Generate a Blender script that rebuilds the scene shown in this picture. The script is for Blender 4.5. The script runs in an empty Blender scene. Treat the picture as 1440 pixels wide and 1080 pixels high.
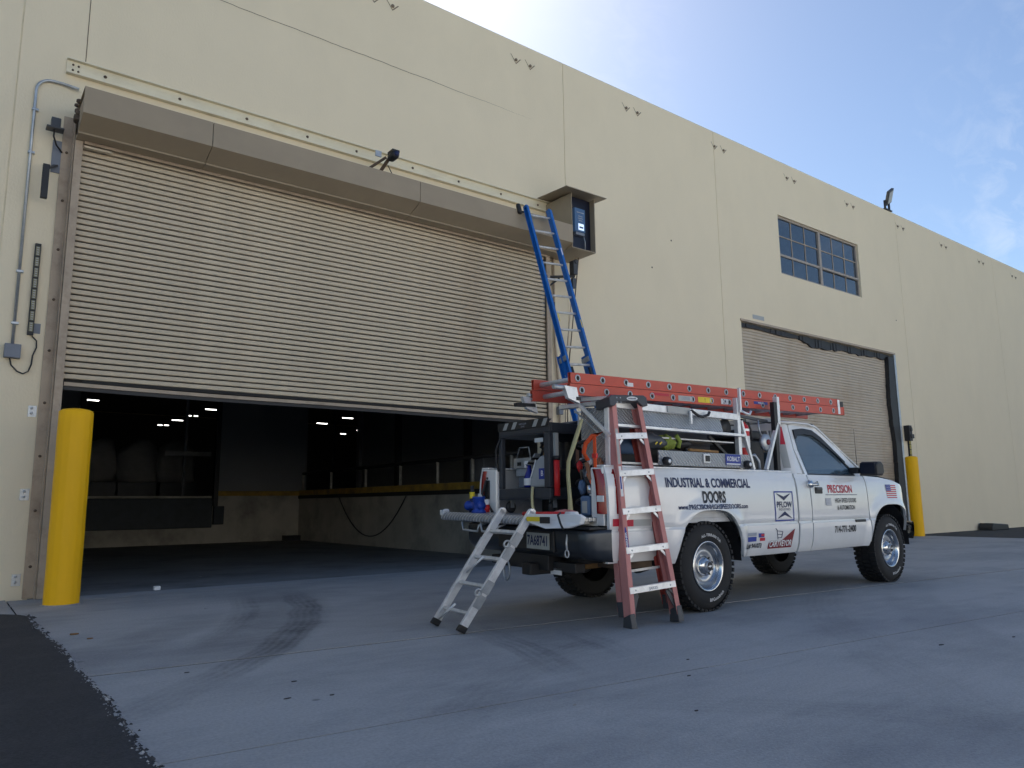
import bpy, math, random
from mathutils import Vector, Matrix
random.seed(7)
R = math.radians
scene = bpy.context.scene
COL = scene.collection

# ------------------------------------------------------------------ camera
cam_d = bpy.data.cameras.new("camera")
cam = bpy.data.objects.new("camera", cam_d)
COL.objects.link(cam)
scene.camera = cam
cam_d.sensor_width = 36.0
cam_d.lens = 36.0 * 1052.26 / 1440.0
cam_d.clip_start = 0.05
cam_d.clip_end = 3000
CX = Vector((0.79639, -0.08646, -0.59857))      # world X in camera axes
CY = Vector((-0.60469, -0.13139, -0.78555))
CX.normalize(); CY = (CY - CX * CX.dot(CY)).normalized(); CZ = CX.cross(CY)
rot = Matrix((CX, CY, CZ))                       # world = rot @ cam
cam.matrix_world = Matrix.Translation((0, 0, 1.0)) @ rot.to_4x4()

# ------------------------------------------------------------------ world, sun
SUN_EL, SUN_AZ = R(41), math.atan2(0.40, 0.68)   # azimuth from +Y towards +X
world = bpy.data.worlds.new("World")
scene.world = world
world.use_nodes = True
nt = world.node_tree
for n_ in list(nt.nodes): nt.nodes.remove(n_)
wo = nt.nodes.new("ShaderNodeOutputWorld")
bg = nt.nodes.new("ShaderNodeBackground")
sky = nt.nodes.new("ShaderNodeTexSky")
sky.sky_type = 'NISHITA'; sky.sun_disc = False
sky.sun_elevation = SUN_EL; sky.sun_rotation = SUN_AZ
sky.air_density = 1.0; sky.dust_density = 0.45; sky.ozone_density = 2.6
bg.inputs[1].default_value = 0.068
tc = nt.nodes.new("ShaderNodeTexCoord")
mp = nt.nodes.new("ShaderNodeMapping"); mp.inputs['Rotation'].default_value = (0.3, 0.15, R(-38)); mp.inputs['Scale'].default_value = (1.1, 8.5, 9.0)
nz = nt.nodes.new("ShaderNodeTexNoise"); nz.inputs['Scale'].default_value = 3.0; nz.inputs['Detail'].default_value = 7; nz.inputs['Roughness'].default_value = .62; nz.inputs['Distortion'].default_value = .5
nz2 = nt.nodes.new("ShaderNodeTexNoise"); nz2.inputs['Scale'].default_value = 1.9; nz2.inputs['Detail'].default_value = 2
cr = nt.nodes.new("ShaderNodeValToRGB"); cr.color_ramp.elements[0].position = .49; cr.color_ramp.elements[1].position = .80
cr2 = nt.nodes.new("ShaderNodeValToRGB"); cr2.color_ramp.elements[0].position = .38; cr2.color_ramp.elements[1].position = .62
mul = nt.nodes.new("ShaderNodeMath"); mul.operation = 'MULTIPLY'
mul2 = nt.nodes.new("ShaderNodeMath"); mul2.operation = 'MULTIPLY'; mul2.inputs[1].default_value = .38
mixw = nt.nodes.new("ShaderNodeMix"); mixw.data_type = 'RGBA'
L = nt.links
L.new(tc.outputs['Generated'], mp.inputs[0]); L.new(mp.outputs[0], nz.inputs[0]); L.new(tc.outputs['Generated'], nz2.inputs[0])
L.new(nz.outputs['Fac'], cr.inputs[0]); L.new(nz2.outputs['Fac'], cr2.inputs[0])
L.new(cr.outputs[0], mul.inputs[0]); L.new(cr2.outputs[0], mul.inputs[1]); L.new(mul.outputs[0], mul2.inputs[0])
L.new(mul2.outputs[0], mixw.inputs['Factor']); L.new(sky.outputs[0], mixw.inputs['A']); mixw.inputs['B'].default_value = (6.6, 7.0, 7.6, 1)
L.new(mixw.outputs['Result'], bg.inputs[0]); L.new(bg.outputs[0], wo.inputs[0])

sun_d = bpy.data.lights.new("sun", 'SUN')
sun_d.energy = 5.0; sun_d.angle = R(0.5); sun_d.color = (1.0, .95, .86)
sun = bpy.data.objects.new("sun", sun_d); COL.objects.link(sun)
sdir = Vector((math.sin(SUN_AZ) * math.cos(SUN_EL), math.cos(SUN_AZ) * math.cos(SUN_EL), math.sin(SUN_EL)))
sun.rotation_euler = sdir.to_track_quat('Z', 'Y').to_euler()
sun.location = (0, -5, 30)

scene.view_settings.view_transform = 'Standard'
scene.view_settings.look = 'None'
scene.view_settings.exposure = 1.10
scene.view_settings.gamma = 1.0
scene.view_settings.use_curve_mapping = False

# ------------------------------------------------------------------ materials
def _n(t, typ, **kw):
    n = t.nodes.new(typ)
    for k, v in kw.items(): setattr(n, k, v)
    return n
def mat(name, col, rough=.6, metal=0, var=.12, scale=6, bump=0, bscale=60, coat=0, spec=.5, dirt=None, dirt_amt=.5, dirt_scale=1.5, stretch=(1, 1, 1)):
    m = bpy.data.materials.new(name); m.use_nodes = True
    t = m.node_tree; b = t.nodes['Principled BSDF']
    b.inputs['Roughness'].default_value = rough; b.inputs['Metallic'].default_value = metal
    b.inputs['Specular IOR Level'].default_value = spec
    if coat: b.inputs['Coat Weight'].default_value = coat; b.inputs['Coat Roughness'].default_value = .06
    tcn = _n(t, "ShaderNodeTexCoord"); mpn = _n(t, "ShaderNodeMapping"); mpn.inputs['Scale'].default_value = stretch
    t.links.new(tcn.outputs['Object'], mpn.inputs[0])
    nn = _n(t, "ShaderNodeTexNoise"); nn.inputs['Scale'].default_value = scale; nn.inputs['Detail'].default_value = 6; nn.inputs['Roughness'].default_value = .6
    t.links.new(mpn.outputs[0], nn.inputs[0])
    mr = _n(t, "ShaderNodeMapRange"); mr.inputs['From Min'].default_value = .3; mr.inputs['From Max'].default_value = .7
    mr.inputs['To Min'].default_value = 1 - var; mr.inputs['To Max'].default_value = 1 + var
    t.links.new(nn.outputs['Fac'], mr.inputs[0])
    vm = _n(t, "ShaderNodeVectorMath", operation='SCALE'); vm.inputs[0].default_value = col[:3]
    t.links.new(mr.outputs[0], vm.inputs['Scale'])
    out = vm.outputs[0]
    if dirt:
        n2 = _n(t, "ShaderNodeTexNoise"); n2.inputs['Scale'].default_value = dirt_scale; n2.inputs['Detail'].default_value = 8; n2.inputs['Roughness'].default_value = .68
        t.links.new(mpn.outputs[0], n2.inputs[0])
        r2 = _n(t, "ShaderNodeMapRange"); r2.inputs['From Min'].default_value = .48; r2.inputs['From Max'].default_value = .72; r2.inputs['To Max'].default_value = dirt_amt
        t.links.new(n2.outputs['Fac'], r2.inputs[0])
        mx = _n(t, "ShaderNodeMix", data_type='RGBA'); t.links.new(r2.outputs[0], mx.inputs['Factor']); t.links.new(out, mx.inputs['A']); mx.inputs['B'].default_value = (*dirt, 1)
        out = mx.outputs['Result']
    t.links.new(out, b.inputs['Base Color'])
    rr = _n(t, "ShaderNodeMapRange"); rr.inputs['To Min'].default_value = max(.02, rough * .85); rr.inputs['To Max'].default_value = min(1, rough * 1.2)
    t.links.new(nn.outputs['Fac'], rr.inputs[0]); t.links.new(rr.outputs[0], b.inputs['Roughness'])
    if bump:
        nb = _n(t, "ShaderNodeTexNoise"); nb.inputs['Scale'].default_value = bscale; nb.inputs['Detail'].default_value = 4
        t.links.new(mpn.outputs[0], nb.inputs[0])
        bn = _n(t, "ShaderNodeBump"); bn.inputs['Strength'].default_value = bump; bn.inputs['Distance'].default_value = .01
        t.links.new(nb.outputs['Fac'], bn.inputs['Height']); t.links.new(bn.outputs[0], b.inputs['Normal'])
    return m
def emit(name, col, s):
    m = bpy.data.materials.new(name); m.use_nodes = True
    b = m.node_tree.nodes['Principled BSDF']; b.inputs['Base Color'].default_value = (*col, 1)
    b.inputs['Emission Color'].default_value = (*col, 1); b.inputs['Emission Strength'].default_value = s
    return m
def diamond(name, axes):
    """bright diamond tread plate; axes picks the two object axes of the sheet"""
    m = mat(name, (.74, .75, .76), .34, .75, var=.1, scale=9, dirt=(.2, .2, .2), dirt_amt=.25, dirt_scale=4)
    t = m.node_tree; b = t.nodes['Principled BSDF']
    tcn = _n(t, "ShaderNodeTexCoord"); sp = _n(t, "ShaderNodeSeparateXYZ"); t.links.new(tcn.outputs['Object'], sp.inputs[0])
    def ma(op, a, bb=None):
        n = _n(t, "ShaderNodeMath", operation=op)
        for i, v in enumerate((a, bb)):
            if v is None: continue
            if isinstance(v, (int, float)): n.inputs[i].default_value = v
            else: t.links.new(v, n.inputs[i])
        return n.outputs[0]
    a, c = sp.outputs[axes[0]], sp.outputs[axes[1]]
    k = 145
    u = ma('MULTIPLY', ma('ADD', a, c), k); v = ma('MULTIPLY', ma('SUBTRACT', a, c), k)
    s1 = ma('SINE', ma('MULTIPLY', u, .5)); s2 = ma('SINE', v)
    h1 = ma('POWER', ma('ABSOLUTE', s1), 3); h2 = ma('POWER', ma('ABSOLUTE', s2), 2)
    h = ma('MULTIPLY', h1, h2)
    src = b.inputs['Base Color'].links[0].from_socket
    wm = _n(t, "ShaderNodeMix", data_type='RGBA'); t.links.new(ma('POWER', h, .6), wm.inputs['Factor']); t.links.new(src, wm.inputs['B'])
    dk = _n(t, "ShaderNodeVectorMath", operation='SCALE'); t.links.new(src, dk.inputs[0]); dk.inputs['Scale'].default_value = .52; t.links.new(dk.outputs[0], wm.inputs['A'])
    t.links.new(wm.outputs['Result'], b.inputs['Base Color'])
    bn = _n(t, "ShaderNodeBump"); bn.inputs['Strength'].default_value = 1.0; bn.inputs['Distance'].default_value = .010
    t.links.new(h, bn.inputs['Height']); t.links.new(bn.outputs[0], b.inputs['Normal'])
    return m

M = {}
M['stucco'] = mat("painted_concrete_wall", (.84, .73, .53), .85, var=.02, scale=1.2, bump=.25, bscale=45, dirt=(.72, .62, .44), dirt_amt=.28, dirt_scale=.5, stretch=(1, 1, .6))
M['white_wall'] = mat('white_painted_concrete', (.80, .78, .73), .8, var=.04, scale=.5)
M['stucco2'] = mat("painted_steel_cream", (.80, .73, .55), .6, var=.05, scale=2, dirt=(.45, .36, .22), dirt_amt=.3, dirt_scale=2.2, stretch=(1, 1, 3))
M['slat'] = mat("door_slat_paint", (.62, .52, .375), .5, var=.07, scale=1.7, dirt=(.42, .32, .22), dirt_amt=.5, dirt_scale=.8, stretch=(1, 1, 1.6), bump=.05)
M['slat_far'] = mat("faded_slat_paint", (.54, .465, .37), .55, var=.07, scale=1.2, dirt=(.38, .26, .15), dirt_amt=.75, dirt_scale=.5, stretch=(1.2, 1, .7))
M['bronze'] = mat("hood_paint", (.36, .29, .20), .45, var=.06, scale=1.5, dirt=(.30, .24, .18), dirt_amt=.3, dirt_scale=2)
M['guide'] = mat("guide_paint", (.46, .365, .27), .55, var=.1, scale=3, dirt=(.22, .15, .10), dirt_amt=.5, dirt_scale=5)
M['dark_gap'] = mat("dark_fill_and_gap_shade", (.03, .028, .026), .9, var=.2)  # near-black standing in for shade in gaps and holes; also fills joints, cracks
M['yellow'] = mat("safety_yellow_paint", (.98, .52, .003), .5, var=.05, spec=.3, scale=3, dirt=(.70, .38, .02), dirt_amt=.3, dirt_scale=2.2, stretch=(1, 1, .3), bump=.06, bscale=20)
M['black'] = mat("black_plastic", (.018, .018, .02), .5, var=.2)
M['blackp'] = mat("cart_plastic", (.035, .04, .05), .5, var=.15, scale=10, bump=.1, bscale=150)
M['darkgrey'] = mat("dark_grey_metal", (.07, .075, .085), .45, .3, var=.15)
M['galv'] = mat("galvanized_steel", (.46, .49, .52), .42, .7, var=.16, scale=12)
M['alu'] = mat("brushed_aluminium", (.82, .83, .84), .38, .45, var=.1, scale=14, dirt=(.3, .3, .3), dirt_amt=.4, dirt_scale=6)
M['alu_m'] = mat("mill_aluminium", (.68, .67, .65), .5, .3, var=.1, scale=20, dirt=(.28, .28, .27), dirt_amt=.55, dirt_scale=9)
M['grey_box'] = mat("grey_enamel", (.19, .21, .25), .5, var=.08)
M['anchor'] = mat('weathered_anchor', (.22, .17, .12), .8)
M['rust'] = mat("brown_steel", (.12, .085, .06), .8, var=.3, scale=8)
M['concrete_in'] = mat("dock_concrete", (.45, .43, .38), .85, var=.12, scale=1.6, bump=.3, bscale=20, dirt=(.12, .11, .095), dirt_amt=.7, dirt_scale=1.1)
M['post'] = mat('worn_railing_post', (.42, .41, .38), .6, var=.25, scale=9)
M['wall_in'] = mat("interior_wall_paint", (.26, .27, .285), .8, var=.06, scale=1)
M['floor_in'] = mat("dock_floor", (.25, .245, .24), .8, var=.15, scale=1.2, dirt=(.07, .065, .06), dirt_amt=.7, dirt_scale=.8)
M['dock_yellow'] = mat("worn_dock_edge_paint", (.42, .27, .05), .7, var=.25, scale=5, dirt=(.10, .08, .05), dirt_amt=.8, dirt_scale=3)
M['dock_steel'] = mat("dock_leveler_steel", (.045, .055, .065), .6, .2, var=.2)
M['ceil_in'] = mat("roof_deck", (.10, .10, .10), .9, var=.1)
M['bag'] = mat("woven_sack", (.42, .42, .40), .85, var=.1, bump=.4, bscale=12)
M['blue'] = mat("blue_fibreglass", (.012, .15, .50), .42, var=.12, scale=14, dirt=(.06, .12, .25), dirt_amt=.3, dirt_scale=5)
M['red'] = mat("red_orange_fibreglass", (.56, .075, .04), .42, var=.1, scale=12, dirt=(.30, .06, .04), dirt_amt=.45, dirt_scale=4, stretch=(1, 1, .4))
M['pink'] = mat("faded_red_fibreglass", (.60, .25, .23), .55, var=.08, scale=16, dirt=(.32, .10, .08), dirt_amt=.5, dirt_scale=5, stretch=(1, 1, .3))
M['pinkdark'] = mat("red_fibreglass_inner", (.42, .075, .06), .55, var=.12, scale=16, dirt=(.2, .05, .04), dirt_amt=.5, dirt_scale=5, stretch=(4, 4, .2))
M['paint'] = mat("white_car_paint", (.80, .80, .79), .22, var=.012, scale=2, coat=1.0, dirt=(.62, .61, .58), dirt_amt=.35, dirt_scale=1.6)
b_ = M['paint']
M['paint_in'] = mat("white_bed_paint", (.60, .61, .62), .5, var=.05, dirt=(.3, .28, .26), dirt_amt=.5, dirt_scale=5)
M['chrome'] = mat("chrome", (.62, .63, .64), .16, 1.0, var=.03)
M['chrome_d'] = mat("smoked_bumper_chrome", (.06, .068, .08), .3, .7, var=.08, scale=5, dirt=(.05, .05, .05), dirt_amt=.4)
M['rim'] = mat("silver_wheel_paint", (.55, .56, .58), .3, .75, var=.05)
M['tyre'] = mat("tyre_rubber", (.018, .018, .019), .75, var=.25, scale=20, bump=.2, bscale=90)
M['glass'] = None
M['tail'] = mat("red_lens", (.28, .01, .012), .15, var=.15, scale=8, coat=.5)
M['redp'] = mat("red_plastic", (.62, .02, .02), .4, var=.08)
M['orange'] = mat("orange_webbing", (.85, .10, .02), .7, var=.1)
M['plate_grey'] = mat('dirty_plate', (.42, .44, .42), .5)
M['strapy'] = mat("pale_yellow_webbing", (.62, .56, .30), .8, var=.12, dirt=(.4, .4, .35), dirt_amt=.4)
M['white'] = mat("white_plastic", (.78, .79, .80), .4, var=.04)
M['tag_blue'] = mat("blue_print", (.02, .045, .30), .5, var=.05)
M['tag_dark'] = mat("dark_navy_print", (.015, .025, .09), .5, var=.05)
M['tag_red'] = mat("red_print", (.50, .015, .04), .5, var=.05)
M['tag_maroon'] = mat("maroon_print", (.22, .01, .015), .5, var=.05)
M['tag_white'] = mat("white_print", (.78, .78, .78), .55, var=.03)
M['tag_grey'] = mat("grey_print", (.30, .33, .40), .5, var=.05)
M['tag_yellow'] = mat("yellow_print", (.80, .60, .03), .5, var=.05)
M['tag_black'] = mat("black_print", (.015, .015, .02), .5, var=.05)
M['silver_tape'] = mat("silver_reflective_tape", (.40, .41, .40), .4, var=.05)
M['interior'] = mat("cab_upholstery", (.10, .12, .15), .8, var=.1)
M['valve'] = mat("blue_enamel", (.01, .05, .33), .4, var=.15, scale=20)
M['hivis'] = mat("high_visibility_cloth", (.22, .28, .05), .8, var=.15)
M['tan'] = mat("tan_cloth", (.35, .20, .08), .85, var=.2)
M['grey_jug'] = mat("grey_plastic_jug", (.36, .38, .40), .45, var=.06)
M['bucket'] = mat("blue_grey_plastic", (.10, .17, .30), .5, var=.1)
M['bottle'] = mat("blue_bottle", (.012, .02, .22), .25, var=.1)
M['copper'] = mat("brown_strap", (.30, .13, .07), .7, var=.2)
M['asphalt'] = mat("asphalt", (.040, .040, .043), .92, var=.5, scale=70, bump=1.0, bscale=90, dirt=(.085, .082, .08), dirt_amt=.55, dirt_scale=1.7)
M['crumb'] = mat("asphalt_crumbs", (.055, .052, .052), .95, var=.4, scale=30)
M['chip'] = mat("pale_concrete_chip", (.34, .34, .34), .9, var=.3, scale=30)
M['leaf'] = mat("dry_leaf", (.22, .12, .05), .8, var=.3, scale=40)
M['led'] = mat("pale_led_segments", (.24, .22, .13), .5, var=.2, scale=40)
M['lamp'] = emit("lit_tube", (1, .98, .92), 4.0)
M['navy'] = mat('dark_navy_enamel', (.004, .006, .02), .35)
M['screen'] = emit("display_backlight", (.05, .11, .22), .10)
M['screen_w'] = emit("display_window", (.55, .68, .85), .5)
M['diam_xz'] = diamond("diamond_plate_side", ('X', 'Z'))
M['diam_xy'] = diamond("diamond_plate_flat", ('X', 'Y'))
M['diam_yz'] = diamond("diamond_plate_end", ('Y', 'Z'))
def glass_mat(name, col, rough=.02, alpha=.55):
    m = bpy.data.materials.new(name); m.use_nodes = True; t = m.node_tree; b = t.nodes['Principled BSDF']
    b.inputs['Base Color'].default_value = (*col, 1); b.inputs['Roughness'].default_value = rough; b.inputs['Alpha'].default_value = alpha
    b.inputs['Specular IOR Level'].default_value = 1.0; b.inputs['Coat Weight'].default_value = .6; b.inputs['Coat Roughness'].default_value = .02
    return m
M['glass'] = glass_mat("tinted_cab_glass", (.07, .12, .17), .02, .62)
M['pane'] = glass_mat("window_glass", (.02, .04, .07), .05, .96)

def concrete_yard():
    m = mat("yard_concrete", (.41, .405, .40), .8, var=.07, scale=.7, bump=.35, bscale=70, dirt=(.24, .245, .255), dirt_amt=.8, dirt_scale=.6, stretch=(1, 1.6, 1))
    t = m.node_tree; b = t.nodes['Principled BSDF']
    src = b.inputs['Base Color'].links[0].from_socket
    tcn = _n(t, "ShaderNodeTexCoord"); sp = _n(t, "ShaderNodeSeparateXYZ"); t.links.new(tcn.outputs['Object'], sp.inputs[0])
    X, Y = sp.outputs[0], sp.outputs[1]
    def ma(op, a, bb=None, cc=None, clamp=False):
        n = _n(t, "ShaderNodeMath", operation=op); n.use_clamp = clamp
        for i, v in enumerate((a, bb, cc)):
            if v is None: continue
            if isinstance(v, (int, float)): n.inputs[i].default_value = v
            else: t.links.new(v, n.inputs[i])
        return n.outputs[0]
    def noise(scale, sc=(1, 1, 1), det=6, rough=.6):
        mpn = _n(t, "ShaderNodeMapping"); mpn.inputs['Scale'].default_value = sc; t.links.new(tcn.outputs['Object'], mpn.inputs[0])
        n = _n(t, "ShaderNodeTexNoise"); n.inputs['Scale'].default_value = scale; n.inputs['Detail'].default_value = det; n.inputs['Roughness'].default_value = rough
        t.links.new(mpn.outputs[0], n.inputs[0]); return n.outputs['Fac']
    wob = ma('MULTIPLY', ma('SUBTRACT', noise(.9), .5), .25)
    patch = ma('MULTIPLY', ma('SUBTRACT', noise(1.3), .34), 3.2, clamp=True)
    fine = noise(18, (1, 1, 1), 4)
    total = None
    # (centre x, centre y, radius, band half width, ribs, direction x, direction y, reach, strength)
    arcs = [(-3.9, 9.85, 7.35, .17, 1, 2.2, 6.3, 3.4, .75), (-3.5, 9.7, 6.35, .15, 1, 2.1, 7.4, 1.8, .5), (-3.6, 9.9, 6.9, .45, 0, 2.6, 7.2, 3.0, .55), (-4.6, 11.2, 7.6, .3, 0, 1.6, 5.9, 2.0, .35), (-7.6, 8.1, 11.9, .3, 0, 3.5, 4.6, 1.5, .42),
            (-8, 7.9, 11.9, .16, 1, 3.3, 4.6, 1.5, .6), (-8, 8.2, 12.6, .14, 1, 3.6, 4.2, 1.1, .30), (6.5, -3.0, 7.6, .18, 1, 2.9, 3.6, 2.4, .26),
            (14, -7, 13.2, .22, 1, 7.0, 3.2, 5.0, .30), (15, -9, 14.6, .3, 0, 8.0, 3.3, 5.0, .22), (-2, -2.2, 7.0, .2, 1, 3.9, 2.2, 2.2, .25), (9, 15, 10.8, .25, 1, 3.2, 5.6, 3.2, .20)]
    for (cx, cy, r, hw, ribs, px, py, reach, st) in arcs:
        dx = ma('SUBTRACT', X, cx); dy = ma('SUBTRACT', Y, cy)
        d = ma('SQRT', ma('ADD', ma('MULTIPLY', dx, dx), ma('MULTIPLY', dy, dy)))
        e = ma('SUBTRACT', ma('ADD', d, wob), r)
        band = ma('MULTIPLY', ma('SUBTRACT', hw, ma('ABSOLUTE', e)), 1 / (hw * .35), clamp=True)
        if ribs:
            rb = ma('ADD', ma('MULTIPLY', ma('COSINE', ma('MULTIPLY', e, 2 * math.pi / .065)), .20), .75)
            band = ma('MULTIPLY', band, rb)
        qx = ma('SUBTRACT', X, px); qy = ma('SUBTRACT', Y, py)
        q = ma('SQRT', ma('ADD', ma('MULTIPLY', qx, qx), ma('MULTIPLY', qy, qy)))
        fall = ma('MULTIPLY', ma('SUBTRACT', reach, q), 1.6 / reach, clamp=True)
        v = ma('MULTIPLY', ma('MULTIPLY', band, fall), st)
        total = v if total is None else ma('ADD', total, v)
    total = ma('MULTIPLY', total, ma('ADD', ma('MULTIPLY', patch, .7), .3))
    total = ma('MULTIPLY', total, ma('ADD', ma('MULTIPLY', fine, .9), .5), clamp=True)
    mx = _n(t, "ShaderNodeMix", data_type='RGBA'); t.links.new(total, mx.inputs['Factor']); t.links.new(src, mx.inputs['A']); mx.inputs['B'].default_value = (.13, .13, .135, 1)
    # small dark oil drops and long pale broom streaks
    vo = _n(t, "ShaderNodeTexVoronoi"); vo.inputs['Scale'].default_value = 1.6; t.links.new(tcn.outputs['Object'], vo.inputs[0])
    drop = ma('MULTIPLY', ma('SUBTRACT', .045, vo.outputs['Distance']), 60, clamp=True)
    mx2 = _n(t, "ShaderNodeMix", data_type='RGBA'); t.links.new(ma('MULTIPLY', drop, .55), mx2.inputs['Factor']); t.links.new(mx.outputs['Result'], mx2.inputs['A']); mx2.inputs['B'].default_value = (.07, .07, .07, 1)
    st = ma('MULTIPLY', ma('SUBTRACT', noise(2.6, (.35, 3.5, 1), 7, .7), .5), 2.2, clamp=True)
    mx3 = _n(t, "ShaderNodeMix", data_type='RGBA'); t.links.new(ma('MULTIPLY', st, .55), mx3.inputs['Factor']); t.links.new(mx2.outputs['Result'], mx3.inputs['A']); mx3.inputs['B'].default_value = (.52, .51, .49, 1)
    st2 = ma('MULTIPLY', ma('SUBTRACT', noise(1.7, (.5, 2.2, 1), 7, .7), .52), 2.6, clamp=True)
    mx4 = _n(t, "ShaderNodeMix", data_type='RGBA'); t.links.new(ma('MULTIPLY', st2, .75), mx4.inputs['Factor']); t.links.new(mx3.outputs['Result'], mx4.inputs['A']); mx4.inputs['B'].default_value = (.27, .27, .27, 1)
    big = ma('MULTIPLY', ma('SUBTRACT', noise(.33, (1, 1.5, 1), 5, .6), .47), 3.5, clamp=True)
    mx5 = _n(t, "ShaderNodeMix", data_type='RGBA'); t.links.new(ma('MULTIPLY', big, .6), mx5.inputs['Factor']); t.links.new(mx4.outputs['Result'], mx5.inputs['A']); mx5.inputs['B'].default_value = (.205, .21, .225, 1)
    gr = ma('ADD', ma('MULTIPLY', noise(55, (1, 1, 1), 3, .7), .7), .65)
    gv = _n(t, "ShaderNodeVectorMath", operation='SCALE'); t.links.new(mx5.outputs['Result'], gv.inputs[0]); t.links.new(gr, gv.inputs['Scale'])
    t.links.new(gv.outputs[0], b.inputs['Base Color'])
    return m
M['yard'] = concrete_yard()

# ------------------------------------------------------------------ mesh helpers
class MB:
    def __init__(s): s.v = []; s.f = []; s.sm = []
    def add(s, vs, fs, smooth=False):
        o = len(s.v); s.v += [tuple(v) for v in vs]; s.f += [tuple(i + o for i in f) for f in fs]; s.sm += [smooth] * len(fs); return s
    def box(s, x0, x1, y0, y1, z0, z1):
        return s.add([(x0, y0, z0), (x1, y0, z0), (x1, y1, z0), (x0, y1, z0), (x0, y0, z1), (x1, y0, z1), (x1, y1, z1), (x0, y1, z1)],
                     [(0, 3, 2, 1), (4, 5, 6, 7), (0, 1, 5, 4), (1, 2, 6, 5), (2, 3, 7, 6), (3, 0, 4, 7)])
    def quad(s, a, b, c, d): return s.add([a, b, c, d], [(0, 1, 2, 3)])
    def prism(s, pts, axis, a, b):
        """polygon extruded along an axis; pts are the two other coordinates in xyz order"""
        n = len(pts)
        def P(p, t): return {'x': (t, p[0], p[1]), 'y': (p[0], t, p[1]), 'z': (p[0], p[1], t)}[axis]
        vs = [P(p, a) for p in pts] + [P(p, b) for p in pts]
        fs = [tuple(range(n))[::-1], tuple(range(n, 2 * n))] + [(i, (i + 1) % n, n + (i + 1) % n, n + i) for i in range(n)]
        return s.add(vs, fs)
    def tube(s, pts, r, n=8, cap=True, smooth=True, r2=None):
        pts = [Vector(p) for p in pts]; vs = []; fs = []; up = None
        for i, p in enumerate(pts):
            d = (pts[min(i + 1, len(pts) - 1)] - pts[max(i - 1, 0)]).normalized()
            if up is None: up = Vector((0, 0, 1)) if abs(d.z) < .9 else Vector((1, 0, 0))
            a = d.cross(up).normalized(); b = a.cross(d).normalized(); up = b
            rr = r if r2 is None else r + (r2 - r) * i / (len(pts) - 1)
            for k in range(n):
                t = 2 * math.pi * k / n; vs.append(p + a * (rr * math.cos(t)) + b * (rr * math.sin(t)))
        for i in range(len(pts) - 1):
            for k in range(n):
                k2 = (k + 1) % n; fs.append((i * n + k, i * n + k2, (i + 1) * n + k2, (i + 1) * n + k))
        s.add(vs, fs, smooth)
        if cap:
            o = len(s.v) - len(vs)
            s.f += [tuple(o + k for k in range(n))[::-1], tuple(o + (len(pts) - 1) * n + k for k in range(n))]; s.sm += [False, False]
        return s
    def bar(s, p, q, w, h, up=(0, 0, 1)):
        """rectangular bar from p to q, w across, h along up"""
        p = Vector(p); q = Vector(q); d = (q - p).normalized(); u = Vector(up); a = d.cross(u).normalized(); b = a.cross(d).normalized()
        vs = []
        for c in (p, q):
            for (i, j) in ((-1, -1), (1, -1), (1, 1), (-1, 1)): vs.append(c + a * (i * w / 2) + b * (j * h / 2))
        return s.add(vs, [(0, 3, 2, 1), (4, 5, 6, 7), (0, 1, 5, 4), (1, 2, 6, 5), (2, 3, 7, 6), (3, 0, 4, 7)])
    def lathe(s, prof, c=(0, 0, 0), axis='z', n=24, smooth=True):
        """prof: list of (radius, height along axis)"""
        vs = []; fs = []; m = len(prof)
        for k in range(n):
            t = 2 * math.pi * k / n; ct, st = math.cos(t), math.sin(t)
            for (r, h) in prof:
                if axis == 'z': v = (c[0] + r * ct, c[1] + r * st, c[2] + h)
                elif axis == 'y': v = (c[0] + r * ct, c[1] + h, c[2] + r * st)
                else: v = (c[0] + h, c[1] + r * ct, c[2] + r * st)
                vs.append(v)
        for k in range(n):
            k2 = (k + 1) % n
            for j in range(m - 1): fs.append((k * m + j, k2 * m + j, k2 * m + j + 1, k * m + j + 1))
        return s.add(vs, fs, smooth)
    def grid(s, rows, smooth=True):
        m = len(rows[0]); vs = [p for r in rows for p in r]; fs = []
        for i in range(len(rows) - 1):
            for j in range(m - 1): fs.append((i * m + j, i * m + j + 1, (i + 1) * m + j + 1, (i + 1) * m + j))
        return s.add(vs, fs, smooth)
    def xf(s, fn): s.v = [tuple(fn(v)) for v in s.v]; return s

ORG = {}
SHEAR = {}
def finish_mesh(name, mb, m, org=(0, 0, 0), shear=0, weld=False):
    me = bpy.data.meshes.new(name)
    vs = [(v[0] - org[0], v[1] - org[1], v[2] + shear * v[1] - org[2]) for v in mb.v]
    me.from_pydata(vs, [], mb.f); me.update()
    me.polygons.foreach_set("use_smooth", mb.sm)
    if m: me.materials.append(m)
    return me
def B(name, mb, m, parent=None, bev=0, label=None, kind=None, weld=False, subd=0, fixn=False):
    """link one mesh object; coordinates are given in the frame of its thing"""
    org = ORG.get(parent.name, (0, 0, 0)) if parent else (0, 0, 0)
    sh = SHEAR.get(parent.name, 0) if parent else 0
    me = finish_mesh(name, mb, m, org, sh)
    if weld or fixn:
        import bmesh
        bm = bmesh.new(); bm.from_mesh(me)
        bmesh.ops.remove_doubles(bm, verts=bm.verts, dist=1e-4)
        bmesh.ops.recalc_face_normals(bm, faces=bm.faces)
        bm.to_mesh(me); bm.free()
    o = bpy.data.objects.new(name, me); COL.objects.link(o)
    if parent:
        o.parent = parent; ORG[o.name] = org; SHEAR[o.name] = sh
    if bev:
        md = o.modifiers.new("bevel", 'BEVEL'); md.width = bev; md.segments = 2; md.limit_method = 'ANGLE'; md.angle_limit = R(40)
    if subd:
        md = o.modifiers.new("subd", 'SUBSURF'); md.levels = subd; md.render_levels = subd
    if label: o['label'] = label
    if kind: o['kind'] = kind
    return o
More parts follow.
